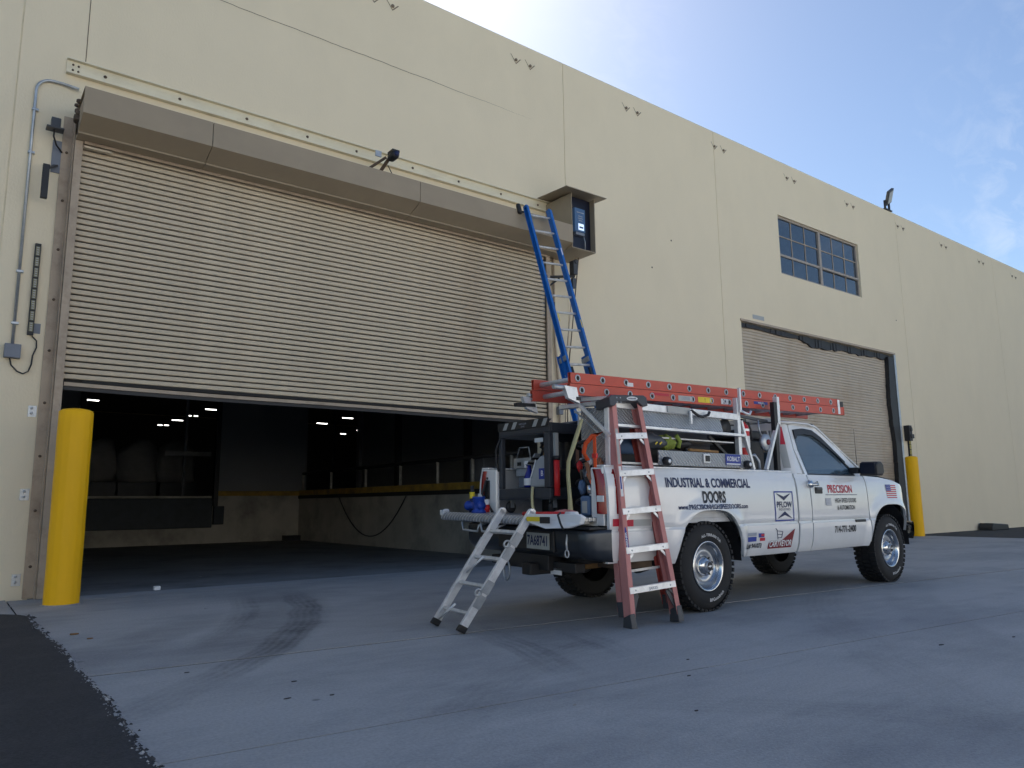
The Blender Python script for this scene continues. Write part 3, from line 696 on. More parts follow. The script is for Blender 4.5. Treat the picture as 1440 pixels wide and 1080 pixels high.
# cream channel above the hood
ch = thing('steel_channel', 'long cream painted steel channel bolted above the tan door hood', 'steel channel', (4.7, W, 6.34))
mb = MB(); mb.prism([(W - .002, 6.345), (W - .002, 6.545), (W - .075, 6.545), (W - .075, 6.53), (W - .016, 6.53), (W - .016, 6.36), (W - .075, 6.36), (W - .075, 6.345)], 'x', .82, 8.70)
B('channel', mb, M['stucco2'], ch)
bx = [1.25, 2.15, 3.05, 3.95, 4.75, 5.75, 6.65, 7.55, 8.4]
for x in bx:
    mb = MB(); mb.lathe([(0, -.036), (.014, -.034), (.016, -.018), (.022, -.017)], (x, W, 6.45), 'y', 8); B('bolt', mb, M['rust'], ch)
for (dx, dz) in ((.03, .035), (.09, .03), (.03, -.035), (.09, -.04)):
    mb = MB(); mb.lathe([(0, -.03), (.012, -.028), (.014, -.018)], (.86 + dx, W, 6.45 + dz), 'y', 8); B('bolt', mb, M['rust'], ch)

# conduit with box
cd = thing('electrical_conduit', 'thin steel conduit bending down the wall left of the tan door', 'conduit', (.53, W, 2.7))
P = [(.535, W - .025, 2.86), (.53, W - .025, 6.02)]
for k in range(1, 9):
    t = k / 8 * math.pi / 2; P.append((.53 + .17 * (1 - math.cos(t)), W - .025, 6.02 + .17 * math.sin(t)))
P += [(.80, W - .03, 6.19), (.97, W - .06, 6.16)]
mb = MB(); mb.tube(P, .017, 10); B('pipe', mb, M['galv'], cd)
mb = MB()
for z in (3.1, 3.72, 5.2, 5.75): mb.box(.505, .575, W - .046, W - .001, z, z + .025)
B('pipe_strap', mb, M['galv'], cd)
mb = MB(); mb.box(.46, .62, W - .085, W - .002, 2.70, 2.86); B('junction_box', mb, M['grey_box'], cd, bev=.006)
mb = MB(); n = 16
P = [(.52, W - .03, 2.70), (.54, W - .03, 2.62), (.60, W - .03, 2.555), (.66, W - .03, 2.53), (.71, W - .03, 2.56), (.735, W - .03, 2.65), (.74, W - .03, 2.75), (.77, W - .03, 2.85), (.765, W - .03, 2.93), (.715, W - .03, 2.98)]
mb.tube(P, .008, 8); B('cable', mb, M['black'], cd)
# vertical LED strip
def led(name, x, z0, z1, n, w, label, y=W):
    t_ = thing(name, label, 'strip light', (x, y, z0))
    mb = MB(); mb.box(x - w / 2, x + w / 2, y - .045, y - .002, z0, z1); B('housing', mb, M['black'], t_, bev=.004)
    dz = (z1 - z0 - .06) / n
    for i in range(n):
        a = z0 + .03 + dz * i + .012; mb = MB(); mb.box(x - w * .32, x + w * .32, y - .052, y - .0455, a, a + dz - .024)
        sg = B('segment', mb, M['led'], t_)
        mb = MB()
        for k in range(4): c = a + (dz - .024) * (k + .5) / 4; mb.box(x - w * .18, x + w * .18, y - .0555, y - .0525, c - .006, c + .006)
        B('led', mb, M['tag_black'] if w > .1 else M['silver_tape'], sg)
    return t_
led('led_strip', .697, 2.99, 4.10, 8, .062, 'narrow black strip light with pale segments beside the conduit')
M['led'] = mat('yellow_led_segments', (.60, .50, .10), .5)
led('led_strip', 22.02, 1.9, 2.86, 6, .13, 'black and yellow strip light standing above the far bollard')
# sensor on a grey plate, left of the hood
sc_ = thing('door_sensor', 'dark sensor hanging from grey plate at the left jamb', 'sensor', (.75, W, 4.9))
mb = MB(); mb.box(.75, .93, W - .02, W - .002, 5.03, 5.44); B('mounting_plate', mb, M['grey_box'], sc_)
mb = MB(); mb.box(.70, .80, 9.96, 10.06, 5.52, 5.64); mb.box(.655, .84, 9.94, 10.08, 5.495, 5.518); B('lamp_head', mb, M['darkgrey'], sc_, bev=.008)
mb = MB(); mb.tube([(.74, 10.0, 5.5), (.74, 10.02, 5.42), (.78, 10.08, 5.34), (.85, W - .03, 5.30)], .01, 8); B('cable', mb, M['black'], sc_)
mb = MB(); mb.bar((.80, W - .02, 5.12), (.70, 9.97, 4.98), .05, .02); B('bracket_arm', mb, M['darkgrey'], sc_)
mb = MB(); mb.box(.655, .725, 9.93, 9.99, 4.60, 5.02); B('sensor_body', mb, M['black'], sc_, bev=.006)
# camera on bracket over hood
cm = thing('security_camera', 'black camera on angled steel bracket over the middle of the hood', 'camera', (5.0, 9.9, 5.9))
mb = MB(); mb.bar((4.62, 10.0, 5.90), (4.98, 9.62, 6.20), .03, .03); mb.bar((4.95, 10.05, 5.90), (5.03, 9.64, 6.19), .045, .03); mb.box(4.55, 4.66, 9.9, 10.02, 5.884, 5.96)
B('bracket', mb, M['rust'], cm)
mb = MB(); mb.box(4.80, 4.90, 9.62, 9.64, 6.18, 6.27); B('mounting_plate', mb, M['galv'], cm)
mb = MB(); mb.lathe([(0, -.10), (.05, -.10), (.065, -.06), (.065, .06), (.05, .09), (0, .09)], (5.06, 9.55, 6.21), 'y', 14); mb.box(5.0, 5.12, 9.46, 9.62, 6.245, 6.285); B('camera_body', mb, M['black'], cm)
mb = MB(); mb.lathe([(.035, 0), (.035, -.03), (0, -.03)], (5.06, 9.45, 6.21), 'y', 12); B('lens', mb, M['tag_dark'], cm)
mb = MB(); mb.tube([(5.05, 9.7, 6.12), (5.22, 9.85, 6.05), (5.32, 9.98, 5.89)], .008, 6); B('cable', mb, M['black'], cm)

# ================================================================== CONTROL BOX
kx = thing('control_box', 'tan sheet metal control box with overhanging lid high beside the blue ladder', 'control box', (8.9, 9.8, 5.47))
KX0, KX1, KY0, KZ0, KZ1 = 8.60, 9.17, 9.47, 5.475, 6.50
mb = MB(); t = .012
mb.box(KX0, KX0 + t, KY0, W - .002, KZ0 + t, KZ1); mb.box(KX1 - t, KX1, KY0, W - .002, KZ0 + t, KZ1); mb.box(KX0, KX1, KY0, W - .002, KZ0, KZ0 + t); mb.box(KX0 + t, KX1 - t, W - .02, W - .004, KZ0 + t, KZ1)
B('cabinet', mb, M['bronze'], kx)
mb = MB(); mb.prism([(9.32, 6.508), (9.32, 6.52), (W - .004, 6.57), (W - .004, 6.558)], 'x', 8.36, 9.34); B('lid', mb, M['bronze'], kx)
mb = MB(); mb.box(KX0 + .014, KX1 - .014, KY0 + .12, KY0 + .14, KZ0 + .014, KZ1 - .004); B('inner_panel', mb, M['navy'], kx)
mb = MB(); mb.box(8.72, 8.97, KY0 + .05, KY0 + .118, 5.83, 6.27); cb = B('controller', mb, M['screen'], kx, bev=.008)
mb = MB(); mb.box(8.80, 8.93, KY0 + .044, KY0 + .049, 5.86, 5.98); B('display', mb, M['screen_w'], cb)
mb = MB(); mb.box(8.82, 8.91, KY0 + .040, KY0 + .043, 5.895, 5.925); B('digits', mb, M['tag_dark'], cb)
for (z, w) in ((6.18, .17), (6.11, .10), (6.07, .12), (6.03, .09)): mb = MB(); mb.box(8.85 - w / 2, 8.85 + w / 2, KY0 + .044, KY0 + .048, z, z + .018); B('caption', mb, M['tag_grey'], cb)
mb = MB(); mb.box(8.75, 8.96, KY0 + .06, KY0 + .118, 5.77, 5.82); B('gland_plate', mb, M['grey_box'], kx)
mb = MB(); mb.tube([(8.95, KY0 + .08, 5.77), (8.985, KY0 + .08, 5.68), (8.98, KY0 + .08, 5.50)], .007, 6); B('cable', mb, M['galv'], kx)
# conduits and rope under the box
for i, (pts_, r_, m_, lab) in enumerate((([(8.72, W - .05, 5.47), (8.72, W - .05, 3.9), (8.80, W - .05, 3.0), (8.80, W - .05, .3)], .022, 'guide', 'tan conduit running down the wall below the control box'),
     ([(9.02, W - .35, 5.47), (9.00, W - .2, 4.6), (8.93, W - .08, 3.4), (8.9, W - .06, 1.2)], .010, 'guide', 'thin left cord hanging below the control box'),
     ([(9.08, W - .35, 5.47), (9.07, W - .2, 4.5), (8.98, W - .08, 3.2), (8.95, W - .06, 1.2)], .010, 'rust', 'thin right cord hanging below the control box'))):
    mb = MB(); mb.tube(pts_, r_, 8); single(['wall_conduit', 'drop_cord', 'drop_cord'][i], mb, M[m_], lab, ['conduit', 'cord', 'cord'][i])
dr = thing('door_reader', 'black bracket and sensor under the control box', 'bracket', (8.6, 9.9, 4.6))
mb = MB(); mb.bar((8.35, W - .03, 5.05), (8.98, 9.85, 5.10), .06, .035); mb.bar((8.35, W - .03, 4.72), (8.72, 9.98, 5.05), .03, .03); mb.box(8.32, 8.38, W - .05, W - .002, 4.68, 5.1)
B('bracket_arm', mb, M['black'], dr)
mb = MB(); mb.box(8.90, 9.0, 9.78, 9.90, 5.12, 5.38); mb.lathe([(0, -.04), (.04, -.04), (.05, 0), (0, 0)], (8.96, 9.80, 5.36), 'y', 10); mb.box(8.89, 8.97, 9.80, 9.86, 4.86, 5.05)
B('sensor_body', mb, M['darkgrey'], dr, bev=.006)
mb = MB(); mb.lathe([(0, -.12), (.05, -.12), (.06, -.04), (.06, 0), (0, 0)], (8.66, W, 4.42), 'y', 12); mb.box(8.6, 8.7, W - .1, W - .002, 4.42, 4.62); single('wall_buzzer', mb, M['darkgrey'], 'small round grey buzzer on the wall behind the blue ladder', 'buzzer')
mb = MB(); mb.lathe([(0, -.10), (.045, -.10), (.055, -.06), (.055, 0), (0, 0)], (8.40, W - .12, 5.02), 'y', 12); mb.box(8.36, 8.44, W - .14, W - .002, 4.3, 5.0); single('jamb_sensor', mb, M['grey_box'], 'grey round sensor on a post at the right jamb', 'sensor')
mb = MB(); mb.box(8.76, 8.86, W - .09, W - .002, 2.56, 2.70); single('switch_box', mb, M['grey_box'], 'small dark grey switch box on the wall above the cart canopy', 'switch', bev=.01)
mb = MB(); mb.tube([(8.84, W - .03, 3.05), (8.82, W - .03, 2.95), (8.80, W - .03, 2.86)], .008, 6); mb.lathe([(0, 0), (.022, .01), (.024, .05), (0, .06)], (8.80, W - .03, 2.82), 'z', 8); single('pull_knob', mb, M['grey_box'], 'small dark knob on a cord above the switch box', 'knob')

# ================================================================== FAR DOOR
fd = thing('rolling_door', 'closed weathered roll-up door with torn black seal at the far bay', 'roll-up door', (18, W + .1, 0))
mb = MB(); y = W + .10; zz = 0; prof = []
while zz < 5.08:
    prof += [(y + .024, zz), (y + .002, zz + .004), (y, zz + .02), (y, zz + .050), (y + .004, zz + .057), (y + .024, zz + .061)]; zz += PITCH
xa, xb = DOOR2[0] + .01, DOOR2[1] - .01
n = len(prof); mb.add([(xa, *p) for p in prof] + [(xb, *p) for p in prof], [(i, i + 1, n + i + 1, n + i)[::-1] for i in range(n - 1)])
B('curtain', mb, M['slat_far'], fd, kind='stuff')
# torn seal: top right run and right side
def ragged(pts_, th, name='torn_seal'):
    m1 = MB(); top, bot = [], []
    for (x, za, zb_) in pts_: top.append((x, za)); bot.append((x, zb_))
    loop = top + bot[::-1]
    # strip by quads to keep it clean
    for i in range(len(pts_) - 1):
        (x0_, a0, b0), (x1_, a1, b1) = pts_[i], pts_[i + 1]
        m1.prism([(x0_, b0), (x1_, b1), (x1_, a1), (x0_, a0)], 'y', W + .098 - th * (1 + .3 * math.sin(i)), W + .098)
    return B(name, m1, M['black'], fd)
rr = random.Random(8); pp = []; x = 16.9
while x < 21.55:
    f = (x - 16.9) / 4.6
    pp.append((x, 5.08, 4.98 - .12 * min(1, (x - 16.9) * 2) + (.015 * math.sin(x * 3.1) + .015 * math.sin(x * 11) + rr.uniform(-.015, .015)) + (0 if x < 18.6 else .05))); x += .12
ragged(pp, .05)
pp = [(x, 5.08, 4.98 + .02 * math.sin(x * 3)) for x in [14.46 + .2 * k for k in range(13)]]; ragged(pp, .06)
mb = MB(); k = 0; zz = 0.0
while zz < 5.0:
    w0 = .34 + .05 * math.sin(zz * 2.1) + rr.uniform(-.02, .02); w1 = .34 + .05 * math.sin((zz + .2) * 2.1) + rr.uniform(-.02, .02)
    mb.prism([(21.55 - w0, zz), (21.55, zz), (21.55, min(zz + .2, 5.04)), (21.55 - w1, min(zz + .2, 5.04))], 'y', W - .02, W + .096); zz += .2
B('torn_seal', mb, M['black'], fd)
mb = MB(); mb.box(21.56, 21.66, W - .03, W + .09, .0, 5.09); B('frame', mb, M['galv'], fd)
mb = MB(); mb.box(14.40, 21.66, W - .03, W - .003, 5.10, 5.15); B('frame', mb, M['guide'], fd)
mb = MB(); mb.box(21.80, 21.97, W - .16, W - .002, 2.62, 3.06); mb.lathe([(0, -.18), (.07, -.18), (.07, -.15)], (21.9, W, 2.95), 'y', 10); mb.lathe([(0, -.18), (.07, -.18), (.07, -.15)], (21.9, W, 2.76), 'y', 10); mb.box(21.97, 22.12, W - .14, W - .002, 2.70, 2.82)
single('signal_light', mb, M['black'], 'small black signal box on the wall above the far bollard', 'signal light', bev=.01)

# roof flood light
fl = thing('flood_light', 'small black flood light standing on the parapet against the sky', 'flood light', (22.0, W, TOP + .04))
mb = MB(); mb.box(21.97, 22.02, W, W + .05, TOP + .04, TOP + .34); mb.box(22.22, 22.27, W, W + .05, TOP + .04, TOP + .34); mb.box(21.9, 22.32, W - .03, W + .12, TOP + .036, TOP + .07); B('stand', mb, M['black'], fl)
mb = MB(); mb.box(-.19, .19, -.22, .22, -.04, .04); mb.xf(lambda v: Vector((22.15, W - .05, TOP + .46)) + Matrix.Rotation(R(-32), 3, 'Y') @ (Matrix.Rotation(R(-62), 3, 'X') @ Vector(v))); B('lamp_housing', mb, M['darkgrey'], fl, bev=.01)
mb = MB(); mb.box(-.15, .15, -.17, .17, -.050, -.042); mb.xf(lambda v: Vector((22.15, W - .05, TOP + .46)) + Matrix.Rotation(R(-32), 3, 'Y') @ (Matrix.Rotation(R(-62), 3, 'X') @ Vector(v))); B('lamp_glass', mb, M['silver_tape'], fl)

# bollards
def bollard(x, y, r_, h, label):
    t_ = thing('bollard', label, 'bollard', (x, y, 0), 'yellow bollards at the door jambs')
    mb = MB(); prof = [(r_, 0.0)] + [(r_ + .0015 * math.sin(k * 1.7), h * k / 14) for k in range(1, 14)] + [(r_, h - .008), (r_ - .006, h)]
    mb.lathe(prof, (x, y, 0), 'z', 96); mb.xf(lambda v: (x + (v[0] - x) * (1 + .007 * math.cos(16 * math.atan2(v[1] - y, v[0] - x))), y + (v[1] - y) * (1 + .007 * math.cos(16 * math.atan2(v[1] - y, v[0] - x))), v[2])); B('sleeve', mb, M['yellow'], t_)
    mb = MB(); mb.lathe([(r_ - .006, h), (r_ * .8, h + .018), (r_ * .4, h + .03), (0, h + .034)], (x, y, 0), 'z', 40); B('cap', mb, M['yellow'], t_)
    mb = MB(); mb.lathe([(r_ + .03, .002), (r_ + .02, .012), (r_ + .001, .014)], (x, y, 0), 'z', 40); B('grout_ring', mb, M['yard'], t_)
bollard(1.125, 9.285, .166, 2.03, 'tall yellow bollard standing at the left jamb of the open door')
bollard(20.86, 9.62, .155, 2.10, 'yellow bollard seen beyond the pickup hood at the far door')
mb = MB(); mb.prism([(26.0, 0), (27.3, 0), (27.25, .16), (26.1, .22), (26.0, .1)], 'y', 9.75, 10.15); single('wheel_stop', mb, M['black'], 'black rubber block lying at the wall base far right', 'wheel stop', bev=.02)

# ================================================================== LADDERS
def frame_root(o, origin, zax, xax):
    z = Vector(zax).normalized(); x = Vector(xax); x = (x - z * x.dot(z)).normalized(); y = z.cross(x)
    m3 = Matrix((x, y, z)).transposed(); o.matrix_world = Matrix.Translation(origin) @ m3.to_4x4()
def channel(x, sgn, d0, d1, z0, z1, web=.005, fl=.028, open_in=False):
    """C rail: web at x, flanges pointing away by sgn, depth along y"""
    m1 = MB(); a, b = sorted((x, x + sgn * web)); m1.box(a, b, d0, d1, z0, z1)
    a, b = sorted((x + sgn * web, x + sgn * fl)); m1.box(a, b, d0, d0 + web, z0, z1); m1.box(a, b, d1 - web, d1, z0, z1)
    return m1
def rungs(parent, hw, y, zs, r=.016, m='alu_m', collar=True, over=.008, rect_=False):
    for z in zs:
        m1 = MB()
        if rect_: m1.box(-hw, hw, y - .02, y + .02, z - .012, z + .012)
        else: m1.tube([(-hw - over, y, z), (hw + over, y, z)], r, 10)
        ru = B('rung', m1, M[m], parent)
        if collar:
            for s in (-1, 1):
                m2 = MB(); x = s * (hw + over)
                m2.lathe([(r + .007, 0), (r + .007, s * .004), (r - .002, s * .006)], (x - s * .004, y, z), 'x', 14)
                B('rung_collar', m2, M['galv'], ru)
                m2 = MB(); m2.lathe([(r - .002, 0), (0, 0)], (x + s * .0015, y, z), 'x', 12); B('rung_bore_shade', m2, M['dark_gap'], ru)  # dark disc paints the shade inside a hollow rung

# blue extension ladder
LB0 = Vector((7.90, 7.87, 0)); LT0 = Vector((7.50, 9.43, 5.93))
acr = Vector((.50, -.02, .0))
bl = thing('extension_ladder', 'blue fibreglass extension ladder leaning up to the door hood', 'ladder', (0, 0, 0))
cen = LB0 + acr / 2 + Vector((-.02, 0, 0)); frame_root(bl, cen, LT0 - LB0, acr); Lb = (LT0 - LB0).length
hw = .228
for s in (-1, 1):
    B('fly_rail', channel(s * hw, s, -.10, .0, 2.75, Lb, fl=.045), M['blue'], bl, bev=.002)
    B('base_rail', channel(s * (hw + .012), s, .004, .105, .06, 3.45, fl=.045), M['blue'], bl, bev=.002)
    mb = MB(); mb.box(s * (hw + .022) - .02, s * (hw + .022) + .02, -.02, .11, .0, .07); B('foot', mb, M['black'], bl)
    mb = MB(); mb.box(s * (hw + .01) - .026, s * (hw + .01) + .026, -.085, .09, 3.32, 3.40); B('guide_bracket', mb, M['galv'], bl)
    mb = MB(); mb.box(s * hw - .004, s * hw + .036 * s, -.08, .004, Lb - .01, Lb + .03) if s > 0 else mb.box(s * hw - .036, s * hw + .004, -.08, .004, Lb - .01, Lb + .03); B('end_cap', mb, M['blue'], bl)
rungs(bl, hw, -.045, [2.95 + .305 * k for k in range(11)], r=.019, collar=False, over=.002)
rungs(bl, hw + .02, .045, [.35 + .305 * k for k in range(10)], collar=False, over=.002)
for s in (-1, 1):
    mb = MB(); mb.box(s * .19 - .02, s * .19 + .02, -.09, -.06, 2.95, 3.2); B('rung_lock', mb, M['black'], bl)
mb = MB(); mb.tube([(-hw - .02, .01, Lb - .06), (-hw - .10, .02, Lb - .06)], .012, 8); mb.lathe([(0, -.09), (.035, -.085), (.042, -.03), (.042, .03), (.035, .085), (0, .09)], (-hw - .12, .02, Lb - .01), 'z', 14); B('wall_pad', mb, M['black'], bl)
for (s, z, m_) in ((1, 3.9, 'tag_yellow'), (-1, 3.98, 'tag_yellow'), (1, 5.25, 'tag_white')):
    mb = MB(); mb.box(s * hw + .012, s * hw + .030, -.1025, -.1005, z, z + .14); B('sticker', mb, M[m_], bl)

# red extension ladder lying on the rack
TR_O = Vector((5.626, 4.509, 0)); TH = R(1.95)
TU = Vector((math.cos(TH), math.sin(TH), 0)); TN = Vector((-math.sin(TH), math.cos(TH), 0)); SH = .026
def TW(s, y, z): return TR_O + TU * s + TN * y + Vector((0, 0, z + SH * y))
rdl = thing('extension_ladder', 'red orange fibreglass extension ladder lying flat on the truck rack', 'ladder', (0, 0, 0))
A0 = TW(-1.44, .475, 1.885); A1 = TW(3.22, .475, 2.015)
frame_root(rdl, A0, A1 - A0, TN); Lr = (A1 - A0).length   # local x across (to the building), local z forward, y = z cross x -> up or down
# local y: z(forward) x x(inward) = up (-?) ; upward sign
up_ = 1 if (Vector(A1 - A0).cross(TN)).z > 0 else -1
def ych(a, b): return (a, b) if up_ > 0 else (-b, -a)
hw1, hw2 = .225, .19
for s in (-1, 1):
    d0, d1 = ych(0.0, .098); rail = B('base_rail', channel(s * hw1, s, d0, d1, 0, Lr, web=.006, fl=.03), M['red'], rdl, bev=.002)
    d0, d1 = ych(.102, .195); B('fly_rail', channel(s * (hw1 - .004), s, d0, d1, .015, Lr - .06, web=.006, fl=.03), M['red'], rdl, bev=.002)
    # web faces outward as a flat skin
    d0, d1 = ych(.001, .097); mb = MB(); x = s * (hw1 + .0305); a, b = sorted((x, x + s * .003)); mb.box(a, b, d0, d1, .002, Lr - .002); B('rail_face', mb, M['red'], rdl)
    d0, d1 = ych(.103, .194); mb = MB(); x = s * (hw1 + .0265); a, b = sorted((x, x + s * .003)); mb.box(a, b, d0, d1, .017, Lr - .062); B('rail_face', mb, M['red'], rdl)
    # shoes
    mb = MB(); yv = up_ * .03; x = s * (hw1 + .045)
    mb.prism([(-.02, up_ * .075), (.12, up_ * .09), (.16, up_ * .01), (.12, up_ * -.03), (.02, up_ * .0)][::1], 'x', x - .018, x + .018)
    mb.xf(lambda v: (v[0], v[2] * 1.0, v[1]) if False else v)
    zo = .24 if s < 0 else 0
    m2 = MB(); m2.add([(x - .02, up_ * .07, .16), (x + .02, up_ * .07, .16), (x + .02, up_ * .06, .30), (x - .02, up_ * .06, .30), (x - .02, up_ * -.035, .20), (x + .02, up_ * -.035, .20), (x + .02, up_ * -.075, .33), (x - .02, up_ * -.075, .33)], [(0, 1, 2, 3), (4, 7, 6, 5), (0, 4, 5, 1), (1, 5, 6, 2), (2, 6, 7, 3), (3, 7, 4, 0)])
    if s < 0: m2.xf(lambda v: (v[0], v[1], v[2] - .25)); B('shoe', m2, M['alu'], rdl)
    else: m2.xf(lambda v: (v[0], v[1] - up_ * .03, v[2] - .25)); B('shoe', m2, M['alu'], rdl)
    m3 = MB(); m3.tube([(x, up_ * .055, -.20 if s < 0 else -.02), (x, up_ * .055, -.06 if s < 0 else .04)], .02, 10); B('shoe_tube', m3, M['galv'], rdl)
    m4 = MB(); m4.box(x - .025, x + .03, *sorted((up_ * -.05, up_ * -.02)), -.16 if s > 0 else .04, .05 if s > 0 else .09); B('rubber_pad', m4, M['black'], rdl)
    for (zc, m_) in ((Lr, 'red'),):
        m5 = MB(); m5.box(*sorted((s * hw1, s * (hw1 + .036))), *ych(-.002, .10), zc - .004, zc + .012); B('end_cap', m5, M['red'], rdl)
m5 = MB(); x = -(hw1 + .034); m5.box(x - .004, x, *ych(.01, .185), Lr - .14, Lr - .09); B('end_bracket', m5, M['alu'], rdl)
m5 = MB(); m5.box(x, x + .03, *ych(.10, .165), Lr - .07, Lr - .0); B('end_cap', m5, M['black'], rdl)
zs1 = [.56 + .305 * k for k in range(14)]; zs2 = [.50 + .305 * k for k in range(14)]
def rr_(zs, y, hw_):
    for z in zs:
        m1 = MB(); m1.tube([(-hw_, up_ * y, z), (hw_, up_ * y, z)], .021, 10); ru = B('rung', m1, M['alu_m'], rdl)
        x_ = -hw_ - .0005; m2 = MB(); m2.lathe([(.032, 0), (.031, -.004), (.022, -.006), (.019, -.001)], (x_, up_ * y, z), 'x', 16); B('rung_collar', m2, M['galv'], ru)
        m2 = MB(); m2.lathe([(.0195, 0), (0, 0)], (x_ - .0018, up_ * y, z), 'x', 14); B('rung_bore_shade', m2, M['dark_gap'], ru)  # dark disc stands in for shade in the open rung end
rr_([z - .42 + .305 * 0 for z in zs1] + [.14 + .305 * 14], .045, hw1 + .0335); rr_([.10 + .305 * k for k in range(15)], .148, hw1 + .0295)
def sticker(z0, z1, y0, y1, m_, txt=None, tm='tag_black', lab=None, sz=.02, cond=.9):
    x = -(hw1 + .0345); m1 = MB(); m1.box(x - .0015, x, *ych(y0, y1), z0, z1); st = B('sticker', m1, M[m_], rdl, label=lab)
    if txt:
        fn = lambda u, v: (x - .0025, up_ * ((y0 + y1) / 2 + v - sz * .33), (z0 + z1) / 2 + u)
        B('lettering', text_mb(txt, sz, fn, .02, cond), M[tm], st)
sticker(1.03, 1.30, .055, .078, 'tag_red', lab='dark red print on the base rail')
sticker(1.44, 1.66, .02, .072, 'silver_tape', 'CAUTION', 'tag_grey', 'white caution sticker', .035, .8)
sticker(1.75, 1.97, .02, .075, 'tag_yellow', '!', 'tag_black', 'yellow warning sticker', .05)
sticker(2.13, 2.25, .02, .075, 'tag_white', '24', 'tag_dark', 'white number sticker', .06)
sticker(2.72, 2.98, .048, .078, 'tag_blue', 'WERNER', 'tag_white', 'blue maker sticker', .026, 1.1)
sticker(.72, .80, .115, .15, 'tag_white')
mb = MB()
for (z0, z1) in ((.42, .98),): mb.box(-(hw1 + .034), -(hw1 + .0325), *ych(.005, .03), z0, z1)
B('rail_stripe', mb, M['tag_red'], rdl)

# red stepladder, closed and leaned on the truck side
F0 = TW(-1.185, -.155, 0); F1 = TW(-.625, -.235, 0)
sl = thing('stepladder', 'closed faded red stepladder leaning against the truck bed side', 'ladder', (0, 0, 0))
F0 = Vector((4.468, 4.345, 0)); F1 = Vector((5.045, 4.285, 0)); mid = (F0 + F1) / 2
topc = TW(-.955, .03, 1.905)
frame_root(sl, mid, topc - mid, F1 - F0); Ls = (topc - mid).length
# local x right, z up the ladder, y = z cross x -> points to the truck
hb, ht = (F1 - F0).length / 2 - .02, .155
def hx(z): return hb + (ht - hb) * z / Ls
def slant_rail(s, y0, y1, z0, z1, w, off=0, web=.006, fl=.03, flip=1):
    m1 = MB()
    def blk(a0, a1, b0, b1):
        vs = []
        for z in (z0, z1):
            c = s * (hx(z) + off)
            vs += [(c + s * a0, b0, z), (c + s * a1, b0, z), (c + s * a1, b1, z), (c + s * a0, b1, z)]
        m1.add(vs, [(0, 3, 2, 1), (4, 5, 6, 7), (0, 1, 5, 4), (1, 2, 6, 5), (2, 3, 7, 6), (3, 0, 4, 7)])
    blk(0, web, y0, y1); blk(web * flip if flip > 0 else -fl, fl if flip > 0 else 0, y0, y0 + web); blk(web * flip if flip > 0 else -fl, fl if flip > 0 else 0, y1 - web, y1)
    return m1
for s in (-1, 1):
    B('front_rail', slant_rail(s, 0, .092, .06, Ls - .03, 0, flip=-1, fl=.042), M['pink'], sl, bev=.0015)
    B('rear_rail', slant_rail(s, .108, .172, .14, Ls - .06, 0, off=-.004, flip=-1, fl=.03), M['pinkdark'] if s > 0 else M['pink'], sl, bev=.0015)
    mb = MB(); x = s * (hx(0.05)); a, b = sorted((x - s * .04, x + s * .012)); mb.add([(a - .004, -.012, 0), (b + .004, -.012, 0), (b + .004, .11, .0), (a - .004, .11, .0), (a, -.004, .13), (b, -.004, .13), (b, .088, .10), (a, .088, .10)], [(0, 3, 2, 1), (4, 5, 6, 7), (0, 1, 5, 4), (1, 2, 6, 5), (2, 3, 7, 6), (3, 0, 4, 7)]); B('foot', mb, M['darkgrey'], sl, bev=.006)
    mb = MB(); x = s * (hx(.15) - .004); a, b = sorted((x - s * .03, x + s * .01)); mb.box(a, b, .095, .165, .10, .22); B('foot', mb, M['darkgrey'], sl, bev=.006)
for k, z in enumerate((.315, .63, .945, 1.26, 1.575)):
    w = hx(z) - .002; mb = MB(); mb.box(-w, w, -.006, -.002, z - .035, z + .012); mb.box(-w, w, -.006, .082, z + .0125, z + .0165)
    st = B('step', mb, M['alu'], sl, bev=.001)
    mb = MB()
    for s in (-1, 1): mb.lathe([(0, -.010), (.006, -.009), (.008, -.006)], (s * (w - .06), 0, z - .012), 'y', 8)
    B('rivet', mb, M['galv'], st)
    for s in (-1, 1): B('brace', MB().bar((s * (w - .075), .01, z - .036), (s * (hx(z - .12) - .005), .01, z - .115), .02, .006, up=(0, 1, 0)), M['alu'] if k else M['darkgrey'], st)
for k, z in enumerate((.45, .8, 1.15)):
    mb = MB(); mb.bar((-hx(z) + .01, .14, z), (hx(z) - .01, .14, z), .02, .02); B('rear_brace', mb, M['alu_m'], sl)
mb = MB()
for s in (-1, 1): mb.bar((s * (hx(.28) - .09), .02, .265), (s * (hx(.1) - .02), .02, .10), .035, .008, up=(0, 1, 0))
B('knee_brace', mb, M['darkgrey'], sl)
mb = MB(); z0 = Ls - .075; w = ht + .055
mb.prism([(-w, z0 - .02), (-w + .05, z0 - .02), (-w + .09, z0 + .02), (w - .11, z0 + .02), (w - .06, z0 - .02), (w, z0 - .02), (w, z0 + .055), (w - .03, z0 + .075), (-w + .03, z0 + .075), (-w, z0 + .055)], 'y', -.03, .17)
cap = B('top_cap', mb, M['darkgrey'], sl, bev=.006)
mb = MB()
for (dx, dz) in ((-.13, .05), (-.09, .05), (-.13, .01), (-.09, .01)): mb.lathe([(0, -.034), (.006, -.033), (.007, -.030)], (dx, 0, z0 + dz), 'y', 8)
B('rivet', mb, M['galv'], cap)
mb = MB(); mb.lathe([(0, 0), (1, 0)], (0, 0, 0), 'y', 24); mb.xf(lambda v: (.04 + v[0] * .062, -.0315, z0 + .043 + v[2] * .018)); B('badge', mb, M['tag_white'], cap)
fn = lambda u, v: (.04 + u, -.0325, z0 + .036 + v); B('lettering', text_mb('WERNER', .02, fn, .03, 1.15), M['tag_dark'], cap)
